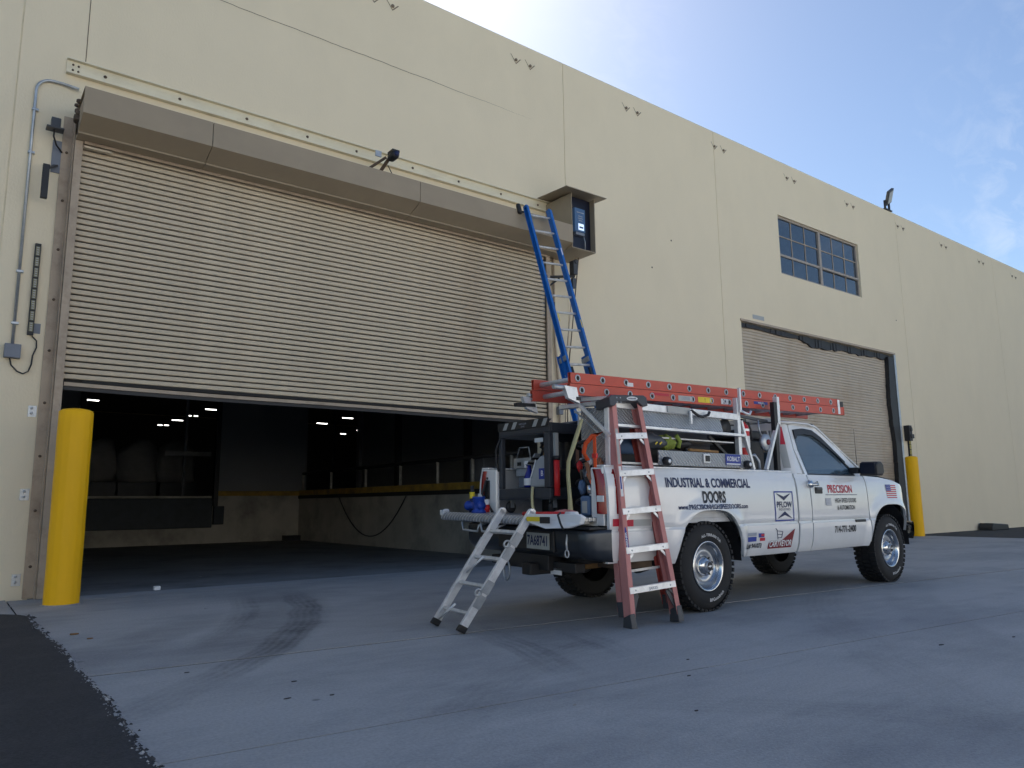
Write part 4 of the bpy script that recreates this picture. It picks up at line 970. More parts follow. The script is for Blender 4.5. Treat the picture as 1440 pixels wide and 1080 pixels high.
def on_rail(z, u, v, off=-.0075):     # print on the outer (left) front flange of the stepladder
    return (-(hx(z)) + .016 + u, off, z + v)
mb = MB(); mb.add([on_rail(1.33, -.014, 0), on_rail(1.33, .014, 0), on_rail(1.63, .014, 0), on_rail(1.63, -.014, 0)], [(0, 1, 2, 3)]); mb.xf(lambda v: (v[0], -.0012, v[2])); B('sticker', mb, M['silver_tape'], sl)
mb = MB(); mb.add([on_rail(1.06, -.014, 0), on_rail(1.06, .014, 0), on_rail(1.31, .014, 0), on_rail(1.31, -.014, 0)], [(0, 1, 2, 3)]); mb.xf(lambda v: (v[0], -.0012, v[2])); B('sticker', mb, M['tag_white'], sl)
mb = MB(); mb.add([on_rail(1.12, -.010, 0), on_rail(1.12, .004, 0), on_rail(1.26, .004, 0), on_rail(1.26, -.010, 0)], [(0, 1, 2, 3)]); mb.xf(lambda v: (v[0], -.0020, v[2])); B('sticker', mb, M['tag_blue'], sl)
mb = MB(); mb.add([(-(hx(.78)) + .016 + .014 * math.cos(a), -.0012, .70 + .115 * math.sin(a)) for a in [2 * math.pi * k / 20 for k in range(20)]], [tuple(range(20))]); B('sticker', mb, M['tag_blue'], sl, label='blue upright maker badge on the left rail')
fn = lambda u, v: (-(hx(.78)) + .016 - (v - .007) , -.0022, .70 + u); B('lettering', text_mb('WERNER', .026, fn, .03, 1.3), M['tag_white'], sl)
mb = MB(); mb.add([(-hx(.60) + .002, .112, .60), (-hx(.60) + .002, .168, .60), (-hx(.86) + .002, .168, .86), (-hx(.86) + .002, .112, .86)], [(0, 1, 2, 3)]); B('sticker', mb, M['tag_yellow'], sl)
fn = lambda u, v: (u, -.0075, .315 - .024 + v); B('lettering', text_mb('JAKES', .03, fn, .02, 1.2), M['tag_grey'], sl)

# small aluminium ladder leaning on the tailgate
al = thing('ladder', 'short aluminium articulated ladder leaning on the open tailgate', 'ladder', (0, 0, 0))
B0 = Vector((3.355, 5.50, .015)); B1 = Vector((3.315, 5.05, .015)); T0 = TW(-1.79, .69, .94); T1 = TW(-1.79, .31, .94)
mid = (B0 + B1) / 2; top = (T0 + T1) / 2
La = (top - mid).length + .02
al.location = mid; ORG[al.name] = tuple(mid)
nrm_ = (B1 - B0).cross(top - mid).normalized()
def skew(v):
    # the rails converge a little towards the tailgate, as in the photograph
    t = v[2] / La; a = B0 + (T0 - B0) * t; b = B1 + (T1 - B1) * t; u = (v[0] / .206 + 1) / 2
    c = a + (b - a) * u
    return c - nrm_ * v[1]
def AB(name, mb, m, **kw): return B(name, mb.xf(skew), m, al, **kw)
for s in (-1, 1):
    mb = MB(); mb.box(*sorted((s * .190, s * .222)), -.032, .032, .03, La - .02); mb.lathe([(0, 0), (.032, 0), (.032, .032), (0, .032)], (s * .190 if s > 0 else -.222, 0, La - .03), 'x', 16); AB('rail', mb, M['alu'], bev=.004)
    mb = MB(); mb.box(*sorted((s * .186, s * .226)), -.037, .037, .0, .055); AB('foot', mb, M['black'], bev=.008)
for z in (.16, .405, .65, .90):
    if z < La: mb = MB(); mb.box(-.189, .189, -.02, .018, z - .014, z + .014); AB('rung', mb, M['alu_m'], bev=.004)
for z in (.335, .775):
    for s in (1,):
        mb = MB(); mb.box(.2225, .2285, -.034, .034, z - .12, z - .01); mb.box(.2225, .2285, -.034, .034, z + .01, z + .12); mb.lathe([(.02, 0), (.034, .0), (.034, .01), (.02, .01), (.02, 0)], (.223, -.055, z - .005), 'x', 16); AB('hinge', mb, M['galv'])
    mb = MB(); mb.box(-.2285, -.2225, -.034, .034, z - .05, z + .05); AB('hinge', mb, M['galv'])
for z in (.06, .50):
    mb = MB(); mb.tube([(-.185, .0, z), (-.03, -.03, z + .145)], .010, 8); AB('spreader', mb, M['alu'])
# ================================================================== PICKUP
tk = thing('pickup_truck', 'white single cab pickup with ladder rack, side lettering and lowered tailgate', 'pickup truck', (0, 0, 0), rot=TH, world=tuple(TR_O))
ORG[tk.name] = (0, 0, 0); SHEAR[tk.name] = SH
WID = 1.78
RW, FW = (.09, .405), (3.72, .405)
def lerp(tab, x):
    if x <= tab[0][0]: return tab[0][1]
    for (a, b), (c, d) in zip(tab, tab[1:]):
        if x <= c: return b + (d - b) * (x - a) / (c - a)
    return tab[-1][1]
PROF = [(.42, .085), (.46, .055), (.50, .035), (.56, .018), (.64, .006), (.72, .000), (.752, .000), (.760, .010), (.775, .012), (.785, .004), (.86, .0), (1.0, .002), (1.12, .008), (1.19, .018), (1.225, .026), (1.235, .034), (1.25, .036), (1.285, .045), (1.30, .06), (1.40, .09)]
def arch(s, c, rx=.50, top=.915, base=.45):
    """height of the wheel opening above s, flattened circle"""
    d = abs(s - c[0]) / rx
    if d >= 1: return None
    return base + (top - base) * (1 - d ** 3.2) ** .62
def flare(s, z, c, rx=.50, top=.915, base=.45):
    d = abs(s - c[0]) / rx; h = (z - base) / (top - base)
    if h < 0: h = 0
    r_ = (d ** 2.6 + h ** 2.6) ** (1 / 2.6)
    e = max(0, 1 - abs(r_ - 1.02) / .20)
    return -.028 * e * e * (3 - 2 * e)
ARCH_R = (.13, 0); ARCH_F = (3.77, 0)
def yside(s, z):
    y = lerp(PROF, z) + flare(s, z, ARCH_R, .51) + flare(s, z, ARCH_F, .555, .935)
    if s > 3.95: y += .42 * max(0, (s - 3.95) / .44) ** 3.2 * .42
    return y
SILL = .455
def zbot(s):
    z = SILL
    a = arch(s, ARCH_R, .51); b = arch(s, ARCH_F, .555, .935)
    if a: z = max(z, a)
    if b: z = max(z, b)
    if s < -.45: z = max(z, .50)
    if s > 4.3: z = max(z, .62)
    return z
def ztop(s): return lerp([(-2, 1.30), (1.66, 1.30), (1.661, 1.275), (3.2, 1.275), (3.6, 1.262), (3.9, 1.232), (4.15, 1.175), (4.3, 1.115), (4.42, 1.04)], s)
ZK = [.42, .46, .50, .56, .64, .70, .752, .760, .775, .785, .82, .86, .90, .94, .98, 1.04, 1.12, 1.16, 1.19, 1.225, 1.235, 1.25, 1.285, 1.30]
def side_panel(name, s0, s1, far=False, zt=None, lip=.03, slant=None, zb=None, mirror_only=False):
    n = max(6, int((s1 - s0) / .03)); cols = []
    zt_ = zt or ztop; zb_ = zb or zbot
    for i in range(n + 1):
        s_ = s0 + (s1 - s0) * i / n; a, b = zb_(s_), zt_(s_); col = []
        for z in ZK:
            zz = min(max(z, a), b); q = s_
            if slant: q = s_ + slant(s_, zz)
            col.append((q, yside(q, zz), zz))
        last = col[-1]
        if last[2] < b: col.append((last[0], yside(last[0], b), b))
        first = col[0]; col = [(first[0], first[1] + lip, first[2] + .004)] + col + [(col[-1][0], col[-1][1] + lip, col[-1][2] - .002)]
        cols.append(col)
    m_ = len(cols[0])
    cols = [[(p[0], p[1] + lip, p[2]) for p in cols[0]]] + cols + [[(p[0], p[1] + lip, p[2]) for p in cols[-1]]]
    mb = MB(); mb.grid(cols)
    if far: mb.xf(lambda v: (v[0], WID - v[1], v[2])); mb.f = [f[::-1] for f in mb.f]
    o = B(name, mb, M['paint'], tk, weld=True)
    md = o.modifiers.new("edges", 'EDGE_SPLIT'); md.split_angle = R(42)
    return o
def door_slant(z):   # the shut line bows a little forward with height near the belt
    return .0
for far in (False, True):
    side_panel('bed_side', -1.235, 1.635, far)
    side_panel('cab_corner', 1.668, 1.918, far, zt=lambda s: 1.275)
    side_panel('door', 1.938, 3.20, far, zt=lambda s: 1.268)
    side_panel('front_fender', 3.22, 4.39, far)
# inner wheel wells, floor, frame
for y0, y1 in ((.06, .42), (WID - .42, WID - .06)):
    for c, rx in ((.13, .53), (3.77, .57)):
        rows = []; mb = MB()
        for k in range(17):
            t = math.pi * k / 16; rows.append([(c - rx * math.cos(t), y0, .42 + .53 * math.sin(t) ** .8), (c - rx * math.cos(t), y1, .42 + .53 * math.sin(t) ** .8)])
        mb.grid(rows)
        mb.box(c - rx, c + rx, y1 if y0 < .5 else y0 - .01, y1 + .01 if y0 < .5 else y0, .40, .96)
        B('wheel_well', mb, M['black'], tk)
mb = MB()
mb.box(-1.2, 4.2, .42, .52, .46, .60); mb.box(-1.2, 4.2, WID - .52, WID - .42, .46, .60); mb.box(-1.15, -1.05, .5, 1.4, .46, .58); mb.box(1.2, 3.1, .08, WID - .08, .47, .55)
mb.tube([(.09, .15, .40), (.09, WID - .15, .40)], .05, 10); mb.lathe([(0, -.16), (.10, -.12), (.14, 0), (.10, .12), (0, .16)], (.09, WID / 2, .40), 'y', 14); mb.tube([(.2, .95, .42), (2.6, .95, .46)], .04, 8)
B('chassis', mb, M['black'], tk)
mb = MB(); mb.tube([(-.85, .75, .40), (-.35, .72, .42), (-.1, .55, .46)], .035, 10); mb.lathe([(0, 0), (.09, .01), (.10, .1), (.10, .5), (.09, .6), (0, .61)], (.5, .62, .40), 'x', 14)
B('exhaust', mb, M['tan'], tk)
mb = MB(); mb.box(-.9, -.5, .2, .48, .42, .56); B('spare_hanger', mb, M['rust'], tk)
mb = MB()
for y in (.30, 1.60): mb.box(-.45, -.43, y - .14, y + .14, .34, .55)
# bed
mb = MB(); mb.box(-1.22, 1.60, .07, WID - .07, .80, .84); B('bed_floor', mb, M['paint_in'], tk)
mb = MB(); mb.box(1.57, 1.60, .07, WID - .07, .841, 1.29); B('bed_bulkhead', mb, M['paint_in'], tk)
for a, b in ((.065, .12), (WID - .12, WID - .065)):
    mb = MB(); mb.box(-1.22, 1.569, a, b, .842, 1.285); B('bed_inner_wall', mb, M['paint_in'], tk)
for (yy, y2) in ((.045, .145), (WID - .145, WID - .045)):
    mb = MB(); mb.box(-1.235, 1.64, yy, y2, 1.287, 1.305); B('bed_rail', mb, M['alu'] if yy < 1 else M['paint'], tk, bev=.006)
# rear corner posts with lamps
for far in (False, True):
    fl_ = (lambda y: WID - y) if far else (lambda y: y)
    mb = MB(); a, b = sorted((fl_(.055), fl_(.29 if far else .20))); mb.box(-1.245, -1.20, a, b, .80, 1.285); B('corner_post', mb, M['paint'], tk, bev=.012)
    mb = MB(); pts_ = []
    n = 8; rows = []
    for k in range(n + 1):
        z = .90 + .37 * k / n; y_in = .115; col = []
        for j in range(6):
            t = j / 5 * math.pi / 2; col.append((-1.20 - .055 * math.cos(t) - .012, fl_(.02 + (y_in - .02) * (1 - math.sin(t)) - .004), z))
        col = [(p[0], fl_(fl_(p[1]) + lerp(PROF, z)), p[2]) for p in col]; col.append((-1.13, fl_(lerp(PROF, z) - .004), z)); col.append((-1.12, fl_(lerp(PROF, z) + .01), z)); rows.append([(-1.2, fl_(y_in), z)] + col)
    mb.grid(rows); tl = B('tail_light', mb, M['tail'], tk, weld=True)
    mb = MB(); mb.box(-1.272, -1.262, *sorted((fl_(.03), fl_(.105))), 1.0, 1.05); B('reverse_lens', mb, M['tag_white'], tl)
mb = MB()
for z in (.95, 1.08, 1.2): mb.lathe([(0, -.006), (.012, -.005), (.014, 0)], (-1.246, WID - .15, z), 'x', 10)
B('latch_hole_shade', mb, M['dark_gap'], tk)  # dark discs painted as shaded latch holes
mb = MB(); mb.tube([(-1.27, WID - .17, 1.18), (-1.29, WID - .12, 1.05), (-1.28, WID - .2, .95), (-1.26, WID - .26, .86)], .012, 8); mb.box(-1.262, -1.247, WID - .19, WID - .12, 1.0, 1.18); B('gate_cable', mb, M['black'], tk)
# tailgate, lowered
tg = B('tailgate', MB().box(-1.77, -1.25, .13, WID - .16, .835, .872), M['diam_xy'], tk, bev=.006)
mb = MB(); rows = []
for j in range(9):
    t = -math.pi / 2 + math.pi * j / 8; rows.append([(-1.765 - .034 * math.cos(t), y, .846 + .038 * math.sin(t)) for y in [.12 + (WID - .27) * k / 30 for k in range(31)]])
mb.grid(rows); B('gate_edge', mb, M['diam_yz'], tg)
mb = MB(); mb.box(-1.25, -1.20, .13, WID - .16, .80, .84); mb.box(-1.74, -1.27, .2, WID - .22, .815, .834); B('gate_skin', mb, M['paint'], tg)
mb = MB(); mb.box(-1.80, -1.755, WID - .19, WID - .135, .85, .90); mb.lathe([(.0, 0), (.025, 0), (.025, .05), (0, .05)], (-1.77, WID - .16, .885), 'x', 10); B('gate_striker', mb, M['paint_in'], tg, bev=.006)
for (ya, yb_) in ((1.28, 1.05), (1.0, .78)):
    mb = MB(); mb.tube([(-1.66, ya + .06, .805), (-1.76, ya + .055, .80), (-1.80, ya, .79), (-1.81, ya - .03, .735), (-1.80, yb_, .73), (-1.80, yb_ - .02, .78), (-1.72, yb_ - .02, .80)], .010, 8); B('step_hook', mb, M['galv'], tg)
# rear bumper
mb = MB(); rows = []
pr = [(-1.22, .775), (-1.38, .775), (-1.445, .765), (-1.455, .74), (-1.45, .62), (-1.43, .58), (-1.36, .53), (-1.25, .515)]
def by(u, drop): return u
for (sx, z) in pr:
    row = []
    for k in range(41):
        u = k / 40; y = -.015 + (WID + .03) * u; e = min(u, 1 - u) * (WID + .03)
        ex = max(0, 1 - e / .16); q = sx + (abs(sx) - 1.22) * ex ** 2.4 * .95
        cut = .10 if (.58 < y < 1.32 and z < .70) else 0
        row.append((q, y, z))
    rows.append(row)
mb.grid(rows); bp = B('rear_bumper', mb, M['chrome_d'], tk)
mb = MB(); mb.box(-1.44, -1.23, .03, WID - .03, .777, .792); B('bumper_step', mb, M['black'], tk, bev=.004)
mb = MB(); mb.box(-1.470, -1.40, .43, 1.18, .575, .752); B('plate_recess', mb, M['black'], tk, bev=.01)
pl = B('number_plate', MB().box(-1.480, -1.472, .475, .765, .592, .728), M['plate_grey'], tk, bev=.002)
fn = lambda u, v: (-1.4815, .62 - u, .625 + v); B('lettering', text_mb('7A68741', .115, fn, .03, .64), M['tag_dark'], pl)
mb = MB(); mb.box(-1.36, -1.20, .62, 1.28, .40, .55); mb.box(-1.46, -1.2, .74, .86, .36, .46); mb.box(-1.3, -1.18, .35, 1.5, .40, .48)
B('tow_hitch', mb, M['black'], tk, bev=.008)
mb = MB(); mb.box(-1.464, -1.461, .755, .845, .372, .448); B('receiver_mouth_shade', mb, M['dark_gap'], tk)  # dark plate painted as the shaded mouth of the receiver
mb = MB(); mb.box(-1.30, -1.298, .52, .66, .37, .425); B('hitch_label', mb, M['tag_white'], tk)
mb = MB(); c0 = (-1.42, 1.12, .40); mb.tube([(c0[0], c0[1] + .045 * math.cos(t), c0[2] - .03 + .085 * math.sin(t)) for t in [2 * math.pi * k / 20 for k in range(21)]], .009, 8, cap=False)
B('tow_ring', mb, M['galv'], tk)
mb = MB(); mb.tube([(-1.45, .28, .73), (-1.462, .28, .66), (-1.46, .275, .60)], .008, 6); mb.tube([(-1.462, .275 + .022 * math.cos(t), .575 + .03 * math.sin(t)) for t in [2 * math.pi * k / 12 for k in range(13)]], .006, 6, cap=False)
B('bungee_hook', mb, M['alu'], tk)

# cab greenhouse
def yin(z): return .075 + (z - 1.27) / .59 * .155 if z > 1.27 else .06     # inset of the glass line
def pil(outer, inner=None, th=.035, name='x', m_='paint', d=0.0, far=False, bev=.004, parent=None):
    """frame between two loops (or filled loop) on the tumblehome side; loops are (s,z)"""
    f_ = (lambda y: WID - y) if far else (lambda y: y)
    mb = MB(); n = len(outer)
    O = [(s_, f_(yin(z) + d), z) for s_, z in outer]; O2 = [(s_, f_(yin(z) + d + th), z) for s_, z in outer]
    if inner:
        I = [(s_, f_(yin(z) + d), z) for s_, z in inner]; I2 = [(s_, f_(yin(z) + d + th), z) for s_, z in inner]
        fs = []
        for i in range(n):
            j = (i + 1) % n; fs += [(i, j, n + j, n + i), (2 * n + i, 3 * n + i, 3 * n + j, 2 * n + j), (i, 2 * n + i, 2 * n + j, j), (n + i, n + j, 3 * n + j, 3 * n + i)]
        mb.add(O + I + O2 + I2, fs)
    else:
        mb.add(O + O2, [tuple(range(n)), tuple(range(n, 2 * n))[::-1]] + [(i, n + i, n + (i + 1) % n, (i + 1) % n) for i in range(n)])
    return B(name, mb, M[m_], parent or tk, bev=bev, fixn=True)
doorO = [(1.945, 1.268), (1.90, 1.55), (1.93, 1.83), (2.20, 1.855), (2.42, 1.845), (2.60, 1.765), (2.90, 1.56), (3.19, 1.36), (3.20, 1.268)]
glassO = [(2.035, 1.285), (1.985, 1.55), (2.00, 1.76), (2.20, 1.785), (2.38, 1.775), (2.53, 1.705), (2.79, 1.52), (3.03, 1.345), (3.06, 1.285)]
sealO = [(2.018, 1.272), (1.968, 1.55), (1.985, 1.775), (2.20, 1.80), (2.385, 1.79), (2.545, 1.715), (2.805, 1.53), (3.06, 1.35), (3.10, 1.272)]
for far in (False, True):
    pil(doorO, sealO, name='door_frame', far=far)
    pil(sealO, glassO, name='window_seal', m_='black', d=.004, th=.03, far=far, bev=0)
    pil(glassO, name='side_window', m_='glass', d=.014, th=.005, far=far, bev=0)
    pil([(1.79, 1.276), (1.83, 1.55), (1.87, 1.84), (1.92, 1.845), (1.89, 1.55), (1.93, 1.276)], name='cab_pillar', far=far, bev=.012)
    # vent visor
    vO = [(1.975, 1.66), (1.985, 1.775), (2.20, 1.80), (2.385, 1.79), (2.545, 1.715), (2.805, 1.53), (2.93, 1.44), (2.92, 1.425), (2.77, 1.515), (2.51, 1.665), (2.37, 1.725), (2.20, 1.735), (2.05, 1.72)]
    pil(vO, name='vent_visor', m_='black', d=-.016, th=.008, far=far, bev=0)
# roof
rows = []
for i in range(25):
    s_ = 1.745 + .80 * i / 24; u = i / 24; row = []
    edge = .045 * (max(0, 1 - u / .12) ** 2 + max(0, (u - .78) / .22) ** 2)
    for j in range(33):
        v = j / 32; y = .205 + (WID - .41) * v; e = abs(2 * v - 1)
        row.append((s_, y, 1.855 + .052 * (1 - e ** 5) - edge * (1 - .3 * e ** 5) + .006 * (1 - e * e)))
    rows.append([(s_, .215, 1.835)] + row + [(s_, WID - .215, 1.835)])
mb = MB(); mb.grid(rows); B('roof', mb, M['paint'], tk)
mb = MB(); mb.tube([(1.74, .198, 1.848), (2.0, .196, 1.856), (2.3, .198, 1.856), (2.5, .205, 1.83), (2.9, .155, 1.585), (3.24, .09, 1.352)], .012, 8); B('drip_rail', mb, M['paint'], tk)
mb = MB(); mb.tube([(1.74, WID - .198, 1.848), (2.0, WID - .196, 1.856), (2.3, WID - .198, 1.856), (2.5, WID - .205, 1.83), (2.9, WID - .155, 1.585), (3.24, WID - .09, 1.352)], .012, 8); B('drip_rail', mb, M['paint'], tk)
# A pillar skins and windshield
for far in (False, True):
    f_ = (lambda y: WID - y) if far else (lambda y: y)
    mb = MB(); rows = []
    for k in range(9):
        t = k / 8; s_ = 2.47 + .80 * t; z = 1.862 - .50 * t; y = .215 - .125 * t
        rows.append([(s_ - .06, f_(y + .01), z - .02), (s_, f_(y), z), (s_ + .03, f_(y + .035), z + .012), (s_ + .03, f_(y + .09), z + .012)])
    mb.grid(rows); B('windshield_pillar', mb, M['paint'], tk)
rows = []
for i in range(9):
    t = i / 8; row = []
    for j in range(17):
        v = j / 16; e = 2 * v - 1; s_ = 2.51 + .80 * t + .06 * (1 - e * e); y = (.30 - .125 * t) + (WID - 2 * (.30 - .125 * t)) * v; row.append((s_, y, 1.865 - .50 * t))
    rows.append(row)
mb = MB(); mb.grid(rows); B('windshield', mb, M['glass'], tk)
# back of cab with window
mb = MB()
def cb_(y0, y1, z0, z1): mb.add([(1.665 + (z0 - 1.27) * .14, y0, z0), (1.665 + (z0 - 1.27) * .14, y1, z0), (1.665 + (z1 - 1.27) * .14, y1, z1), (1.665 + (z1 - 1.27) * .14, y0, z1)], [(0, 3, 2, 1)])
cb_(.20, .32, .5, 1.80); cb_(WID - .32, WID - .20, .5, 1.80); cb_(.32, WID - .32, .5, 1.35); cb_(.20, WID - .20, 1.76, 1.84)
B('cab_back', mb, M['paint'], tk)
mb = MB(); mb.add([(1.68, .32, 1.35), (1.68, WID - .32, 1.35), (1.735, WID - .32, 1.76), (1.735, .32, 1.76)], [(0, 3, 2, 1)]); B('rear_window', mb, M['glass'], tk)
for far in (False, True):
    f_ = (lambda y: WID - y) if far else (lambda y: y)
    rows = []
    for k in range(13):
        z = .5 + 1.345 * k / 12; zz = max(z, 1.27); sb_ = 1.665 + (zz - 1.27) * .14; yo_ = yin(z) if z > 1.27 else .05; row = []
        for j in range(9):
            t = j / 8 * math.pi / 2; row.append((sb_ + .13 * (1 - math.sin(t)), f_(yo_ + .17 * (1 - math.cos(t)) - .002), z))
        rows.append(row)
    mb = MB(); mb.grid(rows); B('corner_skin', mb, M['paint'], tk)
    if not far:
        for (za, zb2, m_, nm) in ((1.60, 1.80, 'tag_red', 'pillar_tape'), (1.34, 1.60, 'silver_tape', 'pillar_tape')):
            r2 = []
            for k in range(5):
                z = za + (zb2 - za) * k / 4; sb_ = 1.665 + (z - 1.27) * .14; yo_ = yin(z); row = []
                for j in range(5):
                    t = math.pi / 2 * (.30 + .34 * j / 4); row.append((sb_ + .13 * (1 - math.sin(t)) - .003, yo_ + .17 * (1 - math.cos(t)) - .005, z))
                r2.append(row)
            mb = MB(); mb.grid(r2); B(nm, mb, M[m_], tk)
# cabin interior
mb = MB(); mb.box(1.78, 1.95, .2, WID - .2, .9, 1.52); mb.box(1.78, 2.4, .2, WID - .2, .8, 1.0); B('bench_seat', mb, M['interior'], tk, bev=.04)
mb = MB(); mb.box(2.95, 3.25, .12, WID - .12, 1.0, 1.32); B('dashboard', mb, M['black'], tk, bev=.04)
mb = MB(); mb.tube([(2.78 + .10 * math.sin(t) * .4, 1.38 + .19 * math.cos(t), 1.25 + .19 * math.sin(t)) for t in [2 * math.pi * k / 24 for k in range(25)]], .016, 8, cap=False); B('steering_wheel', mb, M['black'], tk)
mb = MB(); mb.box(1.7, 3.2, .1, WID - .1, .5, .56); mb.box(1.75, 3.2, .08, .10, .5, 1.2); B('cab_floor', mb, M['black'], tk)
# hood, cowl, nose
rows = []
for i in range(21):
    s_ = 3.24 + 1.12 * i / 20; row = []
    for j in range(25):
        v = j / 24; e = abs(2 * v - 1); y0_ = yside(s_, min(ztop(s_), 1.25)) + .03
        y = y0_ + (WID - 2 * y0_) * v
        row.append((s_, y, ztop(s_) + .002 + .055 * (1 - e ** 3) + .02 * (1 - abs(i / 20 - .3))))
    rows.append(row)
mb = MB(); mb.grid(rows); B('hood', mb, M['paint'], tk)
mb = MB(); mb.box(3.18, 3.26, .12, WID - .12, 1.25, 1.36); B('cowl', mb, M['black'], tk, bev=.01)
mb = MB()
mb.box(4.36, 4.40, .14, WID - .14, .74, 1.08); B('grille', mb, M['black'], tk, bev=.01)
mb = MB()
for z in (.80, .87, .94, 1.01): mb.box(4.40, 4.415, .5, WID - .5, z, z + .012)
mb.box(4.40, 4.42, .47, WID - .47, .765, .785); mb.box(4.40, 4.42, .47, WID - .47, 1.04, 1.06)
B('grille_bar', mb, M['chrome'], tk)
for y in (.18, WID - .46):
    mb = MB(); mb.box(4.395, 4.42, y, y + .28, .86, 1.03); B('headlight', mb, M['silver_tape'], tk, bev=.012)
    mb = MB(); mb.box(4.395, 4.415, y, y + .28, .76, .845); B('signal_lamp', mb, M['orange'], tk, bev=.01)
mb = MB(); mb.tube([(4.30, .25, 1.18), (4.40, .25, 1.12), (4.42, .5, 1.10), (4.42, 1.4, 1.10), (4.40, WID - .25, 1.12), (4.30, WID - .25, 1.18)], .03, 8); B('bug_deflector', mb, M['black'], tk)
rows = []
for (ds, z) in ((-.03, .70), (.0, .715), (.03, .70), (.035, .64), (.02, .56), (-.02, .50), (-.06, .50)):
    row = []
    for k in range(41):
        u = k / 40; y = .0 + WID * u; e = min(u, 1 - u) * WID; ex = max(0, 1 - e / .34)
        row.append((4.50 + ds - .15 * ex ** 2.6, y - (.03 if u < .5 else -.03) * (1 - ex ** 2) * 0, z))
    rows.append(row)
mb = MB(); mb.grid(rows); B('front_bumper', mb, M['chrome'], tk)
mb = MB(); mb.tube([(3.33, .16, 1.28), (3.30, .15, 1.85)], .004, 6, r2=.002); mb.lathe([(.02, 0), (.012, .03), (0, .03)], (3.33, .16, 1.27), 'z', 8); B('antenna', mb, M['black'], tk)
# mirrors
for far in (False, True):
    f_ = (lambda y: WID - y) if far else (lambda y: y)
    mb = MB()
    mb.box(2.98, 3.10, *sorted((f_(-.02), f_(.09))), 1.30, 1.37)
    B('mirror_arm', mb, M['black'], tk, bev=.012)
    prof_ = [(2.99, 1.275), (2.985, 1.40), (3.03, 1.435), (3.12, 1.44), (3.17, 1.40), (3.18, 1.31), (3.13, 1.275)]
    mb = MB(); mb.prism(prof_, 'y', *sorted((f_(-.24), f_(-.03)))); mr_ = B('mirror', mb, M['black'], tk, bev=.02)
    mb = MB(); mb.box(2.972, 2.983, *sorted((f_(-.22), f_(-.05))), 1.295, 1.42); B('mirror_glass', mb, M['navy'], mr_)  # dark enamel stands in for the dark reflection in the mirror
